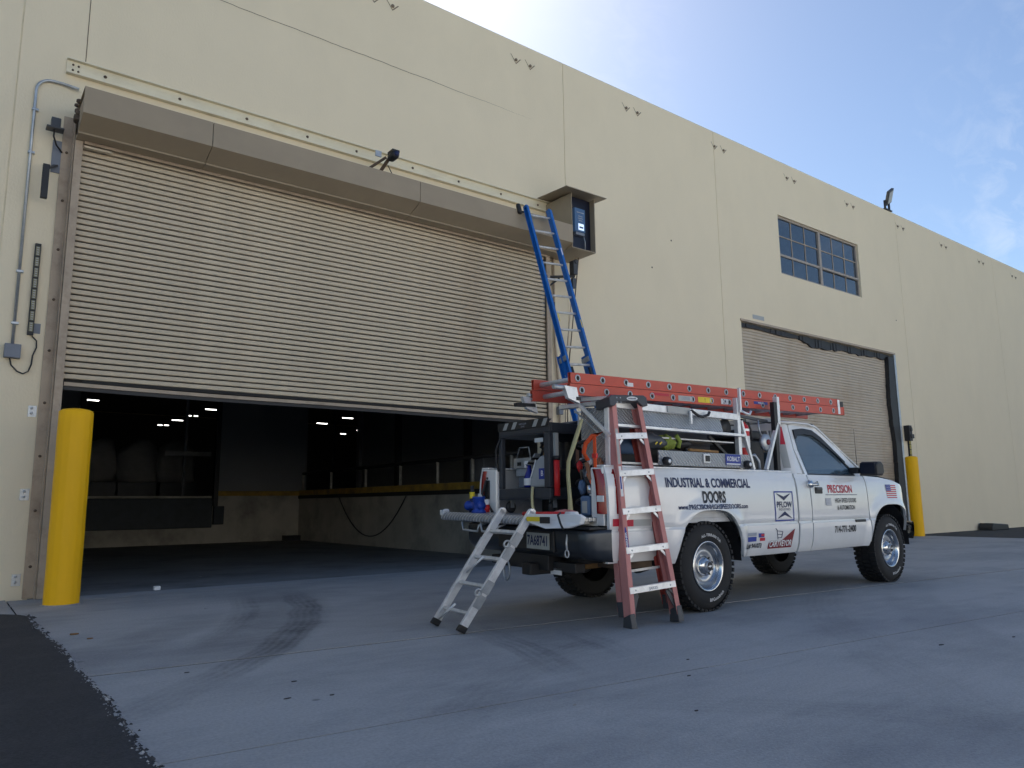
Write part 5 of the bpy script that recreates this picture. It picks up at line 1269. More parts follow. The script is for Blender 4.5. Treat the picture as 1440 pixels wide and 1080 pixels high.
# wheels
def wheel(c, y_out, far, label=None):
    s0, z0 = c; sg = -1 if not far else 1
    yo = y_out; w = .265
    def P_(r_, d): return (r_, -d * sg)       # d = depth inward from the outer face
    mb = MB(); rt = .405
    prof_ = [P_(.225, .02), P_(.235, .004), P_(.27, -.008), P_(.33, -.010), P_(.372, .008), P_(.392, .03), P_(.393, w - .03), P_(.36, w), P_(.24, w - .01)]
    mb.lathe(prof_, (s0, yo, z0), 'y', 56)
    n = 44
    for k in range(n):
        for r_i, (d0, d1, ph) in enumerate(((.004, .075, 0), (.09, .165, .5), (.18, w - .004, 0))):
            a = 2 * math.pi * (k + ph) / n; da = 2 * math.pi / n * .34; vs = []
            for rr_, dd in ((.386, .0), (rt + .004, .0)):
                for (aa, d) in ((a - da, d0), (a + da, d0), (a + da * .9, d1), (a - da * .9, d1)):
                    vs.append((s0 + rr_ * math.cos(aa), yo - sg * d, z0 + rr_ * math.sin(aa)))
            if r_i != 1:
                pass
            mb.add(vs, [(0, 3, 2, 1), (4, 5, 6, 7), (0, 1, 5, 4), (1, 2, 6, 5), (2, 3, 7, 6), (3, 0, 4, 7)])
    ty = B('wheel', mb, M['tyre'], tk)
    ORG[ty.name] = (0, 0, 0)
    mb = MB(); mb.lathe([P_(.226, .022), P_(.230, .0), P_(.222, -.006), P_(.208, .004), P_(.196, .04), P_(.184, .085), P_(.150, .095)], (s0, yo, z0), 'y', 48); B('rim_barrel', mb, M['chrome'], ty)
    mb = MB(); mb.lathe([P_(.162, .098), P_(.156, .058), P_(.140, .045), P_(.115, .062), P_(.095, .072)], (s0, yo, z0), 'y', 40); B('rim_centre', mb, M['rim'], ty)
    mb = MB(); mb.lathe([P_(.098, .073), P_(.090, .035), P_(.052, .012), P_(.046, .010)], (s0, yo, z0), 'y', 32); B('hub_cover', mb, M['chrome'], ty)
    mb = MB(); mb.lathe([P_(.048, .012), P_(.047, -.012), P_(.040, -.016)], (s0, yo, z0), 'y', 24); B('hub_ring', mb, M['rim'], ty)
    mb = MB(); mb.lathe([P_(.041, -.0155), P_(0, -.018)], (s0, yo, z0), 'y', 24); B('hub_cap', mb, M['tag_black'], ty)
    mb = MB(); yb2 = yo + sg * .0195; mb.add([(s0 - .026, yb2, z0 - .006), (s0 - .009, yb2, z0 - .006), (s0 - .006, yb2, z0 - .010), (s0 + .012, yb2, z0 - .010), (s0 + .010, yb2, z0 - .003), (s0 + .028, yb2, z0 - .003), (s0 + .026, yb2, z0 + .006), (s0 + .009, yb2, z0 + .006), (s0 + .006, yb2, z0 + .010), (s0 - .012, yb2, z0 + .010), (s0 - .010, yb2, z0 + .003), (s0 - .028, yb2, z0 + .003)], [tuple(range(12))]); B('emblem', mb, M['alu'], ty)
    for k in range(8):
        a = 2 * math.pi * (k + .5) / 8; mb = MB(); cx_, cz_ = s0 + .073 * math.cos(a), z0 + .073 * math.sin(a); vs = []
        for j in range(12):
            t = 2 * math.pi * j / 12; er, et = .017 * math.cos(t), .012 * math.sin(t); rr_ = .073 + er
            vs.append((s0 + rr_ * math.cos(a) - et * math.sin(a), yo - sg * (.0235 - (er) * .65 - .0035), z0 + rr_ * math.sin(a) + et * math.cos(a)))
        mb.add(vs, [tuple(range(12))]); B('hub_hole_shade', mb, M['dark_gap'], ty)  # flat dark oval paints the shade of a hole in the hub
    if not far:
        for txt, a0, sz, flip in (('ALL-TERRAIN T/A', R(80), .034, False), ('BFGoodrich', R(-72), .040, False)):
            r0 = .272
            def fn(u, v, a0=a0, r0=r0):
                # text reads outward-up on both arcs, running clockwise
                a = a0 - u / (r0 + .012); r_ = r0 + v; return (s0 + r_ * math.cos(a), yo - .0125 - (0 if r_ < .33 else 0), z0 + r_ * math.sin(a))
            if txt.startswith('BF'):
                def fn(u, v, a0=a0):
                    a = a0 + u / (.30); r_ = .315 - v; return (s0 + r_ * math.cos(a), yo - .0125, z0 + r_ * math.sin(a))
            B('tyre_lettering', text_mb(txt, sz, fn, .012, 1.15), M['tag_white'], ty)
    return ty
SHEAR_keep = SHEAR[tk.name]
SHEAR[tk.name] = 0
wheel(RW, .03, False); wheel(FW, .02, False); wheel(RW, WID - .03, True); wheel(FW, WID - .02, True)
SHEAR[tk.name] = SHEAR_keep

# door details
mb = MB(); mb.box(2.02, 2.17, -.004, .01, 1.065, 1.135); dh = B('door_handle', mb, M['black'], tk, bev=.008)
mb = MB(); mb.box(2.035, 2.155, -.014, -.005, 1.105, 1.125); B('handle_grip', mb, M['darkgrey'], dh, bev=.004)
mb = MB(); mb.lathe([(0, -.05), (.035, -.045), (.045, -.01), (.03, .02)], (1.90, .01, 1.165), 'y', 14); mb.tube([(1.90, -.03, 1.165), (2.02, -.035, 1.16), (2.05, -.01, 1.19)], .014, 8); mb.box(2.0, 2.06, -.03, .0, 1.15, 1.185); B('door_clamp', mb, M['chrome'], tk)
mb = MB(); mb.box(2.86, 3.10, -.010, .008, .738, .768); B('trim_badge', mb, M['black'], tk, bev=.006)
# lettering on the near side
def onside(s0_, z0_, ds=.0045): return lambda u, v: (s0_ + u, yside(s0_ + u, z0_ + v) - ds, z0_ + v)
def letter(txt, s0_, z0_, sz, bold, cond, m_, name='lettering', **kw): return B(name, text_mb(txt, sz, onside(s0_, z0_), bold, cond, **kw), M[m_], tk)
letter('INDUSTRIAL & COMMERCIAL', .145, 1.125, .118, .030, .84, 'tag_dark')
letter('DOORS', .19, .985, .145, .038, .72, 'tag_black')
letter('www.PRECISIONHIGHSPEEDDOORS.com', .19, .925, .060, .028, 1.0, 'tag_dark')
letter('PRECISION', 2.57, 1.075, .125, .016, .92, 'tag_red', serif=True)
fnq = lambda s0_, z0_, ds=.004: (lambda u, v: (u, yside(u, v) - ds, v))
def flat(pts_, m_, name='decal', ds=.004, parent=None): return B(name, plate(lambda u, v: (u, yside(u, v) - ds, v), pts_), M[m_], parent or tk)
flat(rect(2.23, 2.95, 1.048, 1.055), 'tag_dark', 'underline')
letter('HIGH SPEED DOORS', 2.67, .965, .068, .016, .78, 'tag_black', serif=True)
letter('& AUTOMATION', 2.67, .885, .068, .016, .78, 'tag_black', serif=True)
letter('714-771-2400', 2.62, .635, .10, .03, .86, 'tag_black')
flat(rect(2.22, 2.34, .935, 1.015), 'tag_grey', 'door_logo')
mb = MB()
for k in range(5): mb.add([(u, yside(u, v) - .0055, v) for u, v in rect(2.225, 2.335, .945 + .014 * k, .951 + .014 * k)], [(0, 1, 2, 3)])
B('door_logo', mb, M['tag_white'], tk)
# P-flow panel
def frame_decal(s0_, s1_, z0_, z1_, t, m_):
    mb = MB()
    for r_ in (rect(s0_, s1_, z0_, z0_ + t), rect(s0_, s1_, z1_ - t, z1_), rect(s0_, s0_ + t, z0_ + t, z1_ - t), rect(s1_ - t, s1_, z0_ + t, z1_ - t)):
        # split tall sides so they follow the panel
        u0, v0 = r_[0]; u1, v1 = r_[2]; n = max(1, int((v1 - v0) / .02))
        for k in range(n): mb.add([(u, yside(u, v) - .0045, v) for u, v in rect(u0, u1, v0 + (v1 - v0) * k / n, v0 + (v1 - v0) * (k + 1) / n)], [(0, 1, 2, 3)])
    return B('sign_frame', mb, M[m_], tk)
frame_decal(1.20, 1.555, .785, 1.09, .014, 'tag_blue')
sm = 1.378
flat([(1.25, 1.068), (sm, 1.035), (1.505, 1.068), (1.505, 1.062), (sm, .995), (1.25, 1.062)], 'tag_dark', 'sign_arrow')
flat([(1.25, .812), (1.25, .818), (sm, .885), (1.505, .818), (1.505, .812), (sm, .845)], 'tag_dark', 'sign_arrow')
letter('PFLOW', sm, .925, .085, .022, 1.0, 'tag_dark', 'sign_lettering')
letter('INDUSTRIES', sm, .893, .034, .004, 1.2, 'tag_dark', 'sign_lettering')
letter('Lic# 941073', .80, .535, .062, .03, .95, 'tag_black', 'licence_lettering')
flat(rect(.68, .85, .655, .685), 'tag_grey', 'sticker'); flat(rect(.68, .85, .60, .645), 'tag_blue', 'sticker')
letter('OUR BLESS', .765, .661, .028, .01, .9, 'tag_dark', 'sticker_lettering')
flat(rect(.885, .985, .635, .675), 'tag_blue', 'sticker'); flat(rect(.91, 1.0, .60, .63), 'tag_red', 'sticker'); flat(rect(.93, .985, .645, .668), 'tag_red', 'sticker', .0055)
flat([(1.06, .515), (1.50, .515), (1.50, .545), (1.555, .705), (1.30, .59), (1.07, .575)], 'tag_maroon', 'shopping_sign')
fn = lambda u, v: (1.28 + u + .2 * v, yside(1.28 + u, .53 + v) - .0065, .533 + v)
B('sign_lettering', text_mb('CARTVEYOR', .085, fn, .022, .84), M['tag_white'], tk)
fn = lambda u, v: (1.28 + u + .2 * v, yside(1.28 + u, .53 + v) - .0055, .533 + v)
B('sign_lettering', text_mb('CARTVEYOR', .085, fn, .045, .84), M['tag_dark'], tk)
mb = MB()
for (a, b) in (((1.19, .715), (1.215, .70)), ((1.215, .70), (1.235, .605)), ((1.215, .69), (1.32, .68)), ((1.32, .68), (1.30, .62)), ((1.30, .62), (1.235, .62)), ((1.225, .655), (1.31, .65))):
    mb.bar((a[0], yside(*a) - .004, a[1]), (b[0], yside(*b) - .004, b[1]), .006, .003, up=(0, 1, 0))
B('cart_outline', mb, M['tag_dark'], tk)
# flag decal on the fender
for k in range(7): flat(rect(3.70, 3.97, 1.01 + .0245 * k, 1.01 + .0245 * k + .0125), 'tag_red' if k < 4 else 'tag_red', 'flag_stripe', .0045)
flat(rect(3.70, 3.83, 1.10, 1.175), 'tag_blue', 'flag_field', .0058)
mb = MB()
for i in range(4):
    for j in range(3): mb.add([(u, yside(u, v) - .0068, v) for u, v in rect(3.712 + .03 * i, 3.722 + .03 * i, 1.11 + .022 * j, 1.118 + .022 * j)], [(0, 1, 2, 3)])
B('flag_star', mb, M['tag_white'], tk)
# reflective tape on the quarter panel and pillar tape
flat(rect(-1.20, -1.06, .80, .86), 'tag_red', 'reflective_tape'); flat(rect(-1.06, -.95, .795, .85), 'tag_red', 'reflective_tape', .0046); flat(rect(-.95, -.73, .795, .85), 'silver_tape', 'reflective_tape')
mb = MB(); mb.lathe([(0, -.006), (.05, -.005), (.052, -.001)], (-.95, .004, 1.03), 'y', 20)

# rack
def rk(name, mb, m_='alu', **kw): return B(name, mb, M[m_], tk, **kw)
# uprights
for y in (.10,):
    rk('rack_post', MB().box(.76, .81, y - .02, y + .03, 1.306, 2.03), bev=.004)
    rk('rack_post', MB().box(1.44, 1.50, y - .02, y + .03, 1.306, 2.04), 'black' if y < 1 else 'alu', bev=.004)
    rk('rack_brace', MB().bar((1.52, y, 1.83), (1.20, y - .03, 1.31), .035, .035))
    rk('rack_brace', MB().bar((.84, y, 1.80), (1.02, y, 1.31), .03, .03))
    rk('rack_post', MB().box(-1.13, -1.08, y - .02, y + .03, 1.306, 1.86), bev=.004)
rk('rack_post', MB().box(1.50, 1.545, .075, .13, 1.80, 2.10), 'alu', bev=.004)
rk('ladder_stop', MB().box(.775, .80, .05, .078, 1.88, 2.13), 'alu', bev=.003)
mb = MB(); mb.tube([(.79, .06, 1.90), (.84, .03, 1.87), (.90, .03, 1.865), (.94, .04, 1.90)], .012, 8); rk('hook', mb, 'alu')
for s_ in (-1.06, .785, 1.47): rk('cross_bar', MB().box(s_ - .03, s_ + .03, .13, .74, 1.83, 1.868), bev=.004)
rk('long_beam', MB().box(-1.14, .758, .08, .13, 1.80, 1.866), bev=.005)
rk('long_beam', MB().box(.812, 1.438, .66, .71, 1.80, 1.828), bev=.005)
rk('rack_post', MB().box(.77, .80, .68, .72, 1.306, 1.829), bev=.004)
rk('tie_bar', MB().bar((.82, .18, 1.87), (1.5, .18, 1.83), .03, .03), 'darkgrey')
# near side tall tool box: upper cabinet with raised diamond plate lid
tb = thing('tool_box', 'open diamond plate side box under the ladder rack, lid raised', 'tool box', (-.2, .25, 1.31), world=tuple(TW(-.2, .25, 1.31)), rot=TH); SHEAR[tb.name] = SH; ORG[tb.name] = (-.2, .25, 1.31 )
def tbx(name, mb, m_, **kw): return B(name, mb, M[m_], tb, **kw)
SHEAR[tb.name] = 0
def place_in_truck(o, s_, y_, z_):
    o.location = TW(s_, y_, z_); o.rotation_euler = (0, 0, TH)
place_in_truck(tb, -.2, .25, 1.31)
tbx('front_panel', MB().box(-.55, .86, .03, .045, 1.312, 1.445), 'diam_xz', bev=.004)
tbx('bottom_shelf', MB().box(-1.06, .86, .046, .42, 1.312, 1.33), 'alu_m')
tbx('back_panel', MB().box(-1.06, .74, .42, .435, 1.312, 1.80), 'darkgrey')
tbx('lid', MB().add([(-1.05, .072, 1.665), (.49, .072, 1.665), (.49, .115, 1.83), (-1.05, .115, 1.83), (-1.05, .078, 1.660), (.49, .078, 1.660), (.49, .121, 1.825), (-1.05, .121, 1.825)], [(0, 1, 2, 3), (4, 7, 6, 5), (0, 4, 5, 1), (1, 5, 6, 2), (2, 6, 7, 3), (3, 7, 4, 0)]), 'diam_xz')
tbx('lid_lip', MB().box(-1.07, .84, .04, .10, 1.628, 1.655), 'alu', bev=.004)
tbx('shelf', MB().box(-1.0, .70, .10, .40, 1.56, 1.572), 'alu_m'); tbx('shelf', MB().box(-.1, .60, .10, .40, 1.44, 1.452), 'tan')
tbx('end_panel', MB().add([(-1.10, .14, 1.31), (-1.10, .44, 1.31), (-1.10, .44, 1.80), (-1.10, .36, 1.82), (-1.10, .14, 1.79), (-1.09, .14, 1.31), (-1.09, .44, 1.31), (-1.09, .44, 1.80), (-1.09, .36, 1.82), (-1.09, .14, 1.79)], [(0, 4, 3, 2, 1), (5, 6, 7, 8, 9)]), 'diam_yz')
tbx('lid_arm', MB().bar((-1.13, .48, 1.895), (-1.13, .07, 1.55), .025, .035), 'alu', bev=.003)
tbx('lid_arm', MB().bar((-1.15, .47, 1.80), (-1.15, .12, 1.53), .012, .012), 'galv')
tbx('lid_edge', MB().bar((-1.12, .50, 1.90), (-1.12, .10, 1.875), .04, .03), 'alu')
tbx('gas_strut', MB().bar((.78, .15, 1.35), (.35, .15, 1.62), .03, .03), 'black')
o = tbx('label_plate', MB().box(.44, .69, .024, .029, 1.335, 1.44), 'tag_blue', label='blue label with white lettering')
fn = lambda u, v: (.565 + u, .0225, 1.375 + v); B('lettering', text_mb('KOBALT', .062, fn, .02, .9), M['tag_white'], o)
fn = lambda u, v: (.465 + u, .0225, v); mb = MB(); mb.box(.45, .68, .0225, .0235, 1.340, 1.352); B('label_stripe', mb, M['tag_white'], o)
lt = tbx('latch', MB().box(.085, .185, .014, .029, 1.345, 1.43), 'alu', bev=.006)
B('latch_handle', MB().box(.105, .165, .004, .013, 1.36, 1.415), M['black'], lt, bev=.004)
for s_ in (-.47, .775):
    mb = MB(); mb.lathe([(0, -.04), (.035, -.04), (.042, -.02), (.042, .01), (0, .01)], (s_, .015, 1.345), 'y', 16); k_ = tbx('latch_knob', mb, 'black')
    mb = MB(); mb.lathe([(0, -.006), (.018, -.004), (.02, 0)], (s_, -.027, 1.345), 'y', 12); B('knob_cap', mb, M['alu'], k_)
tbx('lid_catch', MB().box(-.06, -.035, .035, .05, 1.71, 1.83), 'alu')
mb = MB(); mb.tube([(-.04, .04, 1.835), (.06, .035, 1.79), (.12, .035, 1.785), (.22, .04, 1.81), (.24, .04, 1.84)], .014, 8); tbx('lid_cord', mb, 'black')
tbx('tape_patch', MB().box(-.35, -.02, .068, .078, 1.80, 1.862), 'silver_tape')
# things in the side box
def cargo(name, label, cat, base, group=None):
    o = thing(name, label, cat, base, group); SHEAR[o.name] = 0; place_in_truck(o, *base); return o
def csingle(name, label, cat, mb, m_, base, group=None, bev=0):
    o = cargo(name, label, cat, base, group); B({'bag': 'cloth'}.get(name, 'body'), mb, M[m_], o, bev=bev); return o
def blob(c, r, n=12, k=3, amp=.15, seed=0):
    mb = MB(); rd = random.Random(seed); rows = []
    for i in range(n + 1):
        t = math.pi * i / n; row = []
        for j in range(n * 2 + 1):
            p = 2 * math.pi * (j % (n * 2)) / (n * 2); f = 1 + amp * math.sin(k * p + seed) * math.sin(2 * t + seed) + amp * .5 * math.sin(5 * p + 2 * t * 3 + seed)
            row.append((c[0] + r[0] * f * math.sin(t) * math.cos(p), c[1] + r[1] * f * math.sin(t) * math.sin(p), c[2] + r[2] * f * math.cos(t)))
        rows.append(row)
    mb.grid(rows); return mb
o = cargo('tool_bag', 'dark grey tool bag lying in the open side box', 'bag', (-.48, .2, 1.45)); B('cloth', blob((-.52, .16, 1.53), (.19, .10, .075), seed=1), M['darkgrey'], o)
for dx in (-.06, 0.0): B('stripe', MB().bar((-.50 + dx, .055, 1.50), (-.47 + dx, .055, 1.52), .012, .004, up=(0, 1, 0)), M['tag_yellow'], o)
o = cargo('safety_vest', 'yellow green safety vest stuffed in the open side box', 'vest', (-.25, .2, 1.45)); B('cloth', blob((-.28, .17, 1.53), (.09, .08, .065), seed=4, amp=.25), M['hivis'], o); B('strap', MB().tube([(-.22, .09, 1.6), (-.18, .08, 1.54), (-.2, .09, 1.48)], .02, 8), M['hivis'], o)
o = csingle('power_drill', 'black power tool lying right of the yellow green vest', 'drill', blob((-.02, .2, 1.53), (.13, .07, .05), seed=2), 'black', (0, .2, 1.5))
B('handle', MB().box(.02, .06, .17, .22, 1.45, 1.52), M['black'], o, bev=.008); B('trigger', MB().box(-.01, .018, .18, .21, 1.49, 1.51), M['redp'], o)
o = csingle('clamp_rod', 'brown handled rod lying on the inner shelf of the side box', 'rod', MB().tube([(.0, .12, 1.475), (.45, .12, 1.47)], .014, 8), 'tan', (.2, .12, 1.46))
o = csingle('wire_spool', 'black wire spool at the right end of the upper shelf', 'spool', MB().lathe([(0, -.07), (.09, -.07), (.09, -.05), (.045, -.045), (.045, .045), (.09, .05), (.09, .07), (0, .07)], (.62, .2, 1.72), 'y', 18), 'black', (.62, .2, 1.63))
B('wire', MB().lathe([(.046, -.044), (.07, -.04), (.07, .04), (.046, .044)], (.62, .2, 1.72), 'y', 18), M['galv'], o)
o = csingle('orange_glove', 'small orange glove on the lid lip of the side box', 'glove', blob((.38, .13, 1.845), (.07, .03, .018), seed=3), 'orange', (.38, .13, 1.83))
# fire extinguisher
fe = cargo('fire_extinguisher', 'red fire extinguisher standing behind the side box', 'fire extinguisher', (.97, .16, 1.42))
mb = MB(); mb.lathe([(0, 0), (.055, 0), (.058, .02), (.058, .30), (.045, .34), (.02, .36), (.018, .38), (0, .38)], (.97, .16, 1.42), 'z', 20); B('cylinder', mb, M['redp'], fe)
mb = MB(); mb.box(.93, 1.0, .14, .18, 1.80, 1.83); mb.tube([(.97, .16, 1.80), (1.02, .13, 1.79), (1.03, .11, 1.70), (1.02, .10, 1.6)], .012, 8); B('valve', mb, M['black'], fe)
mb = MB(); mb.lathe([(.0595, 0), (.0595, .12)], (.97, .16, 1.53), 'z', 20); B('label_band', mb, M['tag_white'], fe)
mb = MB(); mb.lathe([(.061, 0), (.061, .025)], (.97, .16, 1.70), 'z', 20); B('clamp_band', mb, M['alu'], fe)
# front cargo: dark boxes, far side box, reel
o = cargo('tool_chest', 'large black tool chest across the bed behind the cab', 'tool box', (1.3, .95, .85)); B('chest_body', MB().box(1.08, 1.55, .3, 1.55, .845, 1.62), M['black'], o, bev=.02); B('lid', MB().box(1.06, 1.56, .28, 1.57, 1.625, 1.72), M['black'], o, bev=.02)
o = csingle('cord_reel', 'round pale cord reel hanging behind the cab', 'reel', MB().lathe([(0, -.03), (.07, -.03), (.09, -.01), (.09, .02), (0, .02)], (1.30, .12, 1.60), 'y', 18), 'galv', (1.3, .12, 1.5))
o.children[0].name = 'drum'; B('hub', MB().lathe([(0, -.04), (.03, -.04), (.03, -.03)], (1.30, .12, 1.60), 'y', 12), M['tag_maroon'], o); B('hanger', MB().tube([(1.20, .13, 1.83), (1.19, .12, 1.74), (1.23, .12, 1.66)], .01, 6), M['galv'], o)
o = csingle('pipe_bender', 'grey bent handle sticking up in front of the bed', 'handle', MB().tube([(1.02, .14, 1.31), (1.03, .13, 1.45), (1.08, .12, 1.46), (1.15, .12, 1.40), (1.16, .12, 1.31)], .016, 8), 'galv', (1.08, .13, 1.31))
o = cargo('side_box', 'black tool box on the far bed rail', 'tool box', (-.2, 1.6, 1.31)); B('box_body', MB().box(-.3, .9, 1.42, 1.72, 1.312, 1.66), M['black'], o, bev=.01); B('lid', MB().box(-.31, .91, 1.41, 1.73, 1.663, 1.69), M['diam_xy'], o, bev=.006)
o = csingle('cross_drawer', 'dark grey drawer box lying in the bed beneath the rack', 'box', MB().box(-.7, .95, .45, 1.45, .845, 1.30), 'black', (.1, .95, .845), bev=.02)
o = csingle('rolled_tarp', 'blue grey rolled tarp lying above the bed behind the stepladder', 'tarp', MB().tube([(-1.0, .30, 1.50), (-.62, .28, 1.50)], .085, 14), 'bucket', (-.8, .3, 1.42))

# utility cart on the tailgate end of the bed
ct = cargo('utility_cart', 'black plastic utility cart with striped canopy loaded at the tailgate', 'cart', (-.75, 1.1, .88))
cy0, cy1, cs0, cs1 = .75, 1.50, -1.20, -.35
def tray(z0, z1, sag=0):
    mb = MB(); mb.box(cs0, cs1, cy0, cy1, z0, z0 + .012)
    for (a, b, c, d) in ((cs0, cs0 + .02, cy0, cy1), (cs1 - .02, cs1, cy0, cy1), (cs0 + .02, cs1 - .02, cy0, cy0 + .02), (cs0 + .02, cs1 - .02, cy1 - .02, cy1)): mb.box(a, b, c, d, z0 + .012, z1)
    return mb
B('lower_tray', tray(1.00, 1.105), M['blackp'], ct, bev=.008)
mb = tray(1.60, 1.70); B('upper_tray', mb, M['blackp'], ct, bev=.008)
mb = MB(); mb.add([(cs0 - .004, cy0, 1.70), (cs0 - .004, cy1, 1.70), (cs0 + .03, cy1, 1.735), (cs0 + .03, cy0, 1.735)], [(0, 3, 2, 1)]); mb.prism([(-.95, 1.70), (cs1 + .02, 1.70), (cs1 + .10, 1.66), (cs1 + .14, 1.68), (cs1 + .02, 1.76), (-.80, 1.74)], 'y', cy0 + .02, cy1 - .02); B('handle_shelf', mb, M['blackp'], ct, bev=.01)
mb = MB(); mb.box(cs0 - .012, cs0 - .002, cy0 + .0, cy1, 1.665, 1.745); sp_ = B('stripe_panel', mb, M['black'], ct)
for y in (1.42, 1.29, .98, .85):
    mb = MB(); mb.add([(cs0 - .0145, y, 1.672), (cs0 - .0145, y - .055, 1.672), (cs0 - .0145, y - .095, 1.738), (cs0 - .0145, y - .04, 1.738)], [(0, 1, 2, 3)]); B('stripe', mb, M['silver_tape'], sp_)
fn = lambda u, v: (cs0 - .015, 1.115 - u, 1.705 + v); B('lettering', text_mb('KEEP CLEAR', .022, fn, .01, .9), M['tag_grey'], sp_)
fn = lambda u, v: (cs0 - .015, 1.115 - u, 1.68 + v); B('lettering', text_mb('ZONE', .022, fn, .01, .9), M['tag_grey'], sp_)
for (s_, y, w) in ((cs0 + .02, cy1 - .025, .05), (cs0 + .02, cy0 + .03, .075), (cs1 - .03, cy0 + .03, .05), (cs1 - .03, cy1 - .03, .05)):
    B('leg', MB().box(s_ - w / 2, s_ + w / 2, y - w / 2, y + w / 2, 1.106, 1.60), M['blackp'], ct, bev=.008)
for (s_, y) in ((cs0 + .08, cy1 - .08), (cs0 + .10, cy0 + .08), (cs1 - .08, cy0 + .08), (cs1 - .08, cy1 - .08)):
    mb = MB(); mb.lathe([(0, -.018), (.05, -.018), (.056, -.01), (.056, .01), (.05, .018), (0, .018)], (s_, y, .932), 'y', 18); ca = B('caster', mb, M['black'], ct)
    mb = MB(); mb.box(s_ - .02, s_ + .02, y - .03, y - .022, .925, .998); mb.box(s_ - .02, s_ + .02, y + .022, y + .03, .925, .998); B('fork', mb, M['galv'], ca)
B('reflector_tube', MB().box(-1.165, -1.125, .715, .745, 1.35, 1.60), M['silver_tape'], ct)
B('cart_cable', MB().tube([(cs0 - .01, cy1 - .04, 1.60), (cs0 - .02, cy1 + .02, 1.5), (cs0 - .01, cy1 + .03, 1.35), (cs0 - .02, cy1 - .02, 1.28)], .010, 8), M['black'], ct)
o = csingle('red_tube', 'bright red tube strapped to the right leg of the cart', 'tube', MB().tube([(-1.165, .700, 1.04), (-1.165, .700, 1.36)], .028, 12), 'redp', (-1.165, .7, 1.04)); B('cap', MB().tube([(-1.165, .700, 1.362), (-1.165, .700, 1.40)], .031, 12), M['black'], o)
# load on the lower tray
o = cargo('socket_case', 'pale grey open socket case with wire handle on the cart', 'case', (-1.0, 1.33, 1.11)); B('case_body', MB().box(-1.02, -.80, 1.20, 1.46, 1.22, 1.40), M['grey_jug'], o, bev=.01); B('lid', MB().box(-1.04, -1.025, 1.19, 1.47, 1.30, 1.40), M['galv'], o, bev=.004)
for y in (1.27, 1.38): B('slot_shade', MB().box(-1.043, -1.0405, y - .03, y + .03, 1.325, 1.36), M['dark_gap'], o)  # thin dark pieces painted as shaded slots in the lid
B('wire_handle', MB().tube([(-1.04, 1.42, 1.40), (-1.05, 1.36, 1.50), (-1.05, 1.22, 1.50), (-1.05, 1.20, 1.40)], .007, 6), M['galv'], o); B('stand', MB().box(-1.0, -.84, 1.22, 1.44, 1.115, 1.218), M['grey_box'], o)
sb = cargo('spray_bottle', 'blue spray bottle with white trigger standing on the cart', 'spray bottle', (-1.10, 1.13, 1.115))
mb = MB(); mb.lathe([(0, 0), (.05, 0), (.053, .02), (.052, .09), (.035, .14), (.022, .17), (.018, .21), (0, .21)], (-1.10, 1.16, 1.115), 'z', 18); B('bottle', mb, M['bottle'], sb)
mb = MB(); mb.lathe([(.054, .02), (.0545, .085)], (-1.10, 1.16, 1.115), 'z', 18); B('label_band', mb, M['tag_white'], sb)
mb = MB(); mb.box(-1.13, -1.07, 1.13, 1.20, 1.33, 1.365); mb.box(-1.12, -1.08, 1.19, 1.215, 1.30, 1.36); B('trigger', mb, M['white'], sb, bev=.006)
gj = cargo('blower_shroud', 'grey rounded plastic jug with blue label standing on the cart', 'jug', (-1.08, .93, 1.115))
mb = MB(); mb.prism([(.80, 1.115), (1.09, 1.115), (1.06, 1.24), (1.0, 1.36), (.93, 1.41), (.84, 1.40), (.805, 1.34)], 'x', -1.16, -1.02); B('body', mb, M['grey_jug'], gj, bev=.02)
mb = MB(); mb.bar((-1.163, 1.075, 1.19), (-1.163, .99, 1.37), .004, .014, up=(0, 1, .3)); B('seam', mb, M['white'], gj)
o = B('label_patch', MB().box(-1.1635, -1.161, .86, .95, 1.19, 1.29), M['tag_blue'], gj); fn = lambda u, v: (-1.165, .905 - u, 1.22 + v); B('lettering', text_mb('B', .07, fn, .02, .9), M['tag_white'], o)
for k in range(4): B('vent', MB().bar((-1.1, 1.02 + .025 * k, 1.43 - .02 * k), (-1.1, 1.05 + .025 * k, 1.40 - .02 * k), .10, .012), M['dark_gap' if k % 2 else 'grey_jug'], gj)
o = csingle('leather_glove', 'tan leather glove tucked behind the grey jug', 'glove', blob((-1.02, .97, 1.47), (.05, .07, .08), seed=6), 'tan', (-1.0, .97, 1.4))
o = csingle('cable_bundle', 'tangled black cables hanging under the cart canopy', 'cables', MB().tube([(-1.1, .93 + .06 * math.sin(k * 1.1), 1.58 - .012 * k + .03 * math.sin(k * 2.3)) for k in range(14)], .014, 6), 'black', (-1.1, .93, 1.42))
B('cable', MB().tube([(-1.14, .86 + .03 * math.sin(k * .9), 1.57 - .025 * k) for k in range(10)], .011, 6), M['black'], o); B('tag', MB().box(-1.15, -1.147, .9, 1.02, 1.535, 1.575), M['white'], o)
o = csingle('hook_rope', 'pale rope hanging from the cart down to the tailgate', 'rope', MB().tube([(-1.215, .98, 1.12), (-1.22, .985, 1.04), (-1.23, .97, .95), (-1.25, .93, .90)], .013, 8), 'strapy', (-1.22, .97, .88))
o = csingle('wooden_mallet', 'brown wooden handle leaning inside the cart', 'handle', MB().bar((-.9, .70, 1.55), (-1.0, .60, 1.30), .03, .03), 'copper', (-.95, .65, 1.28))
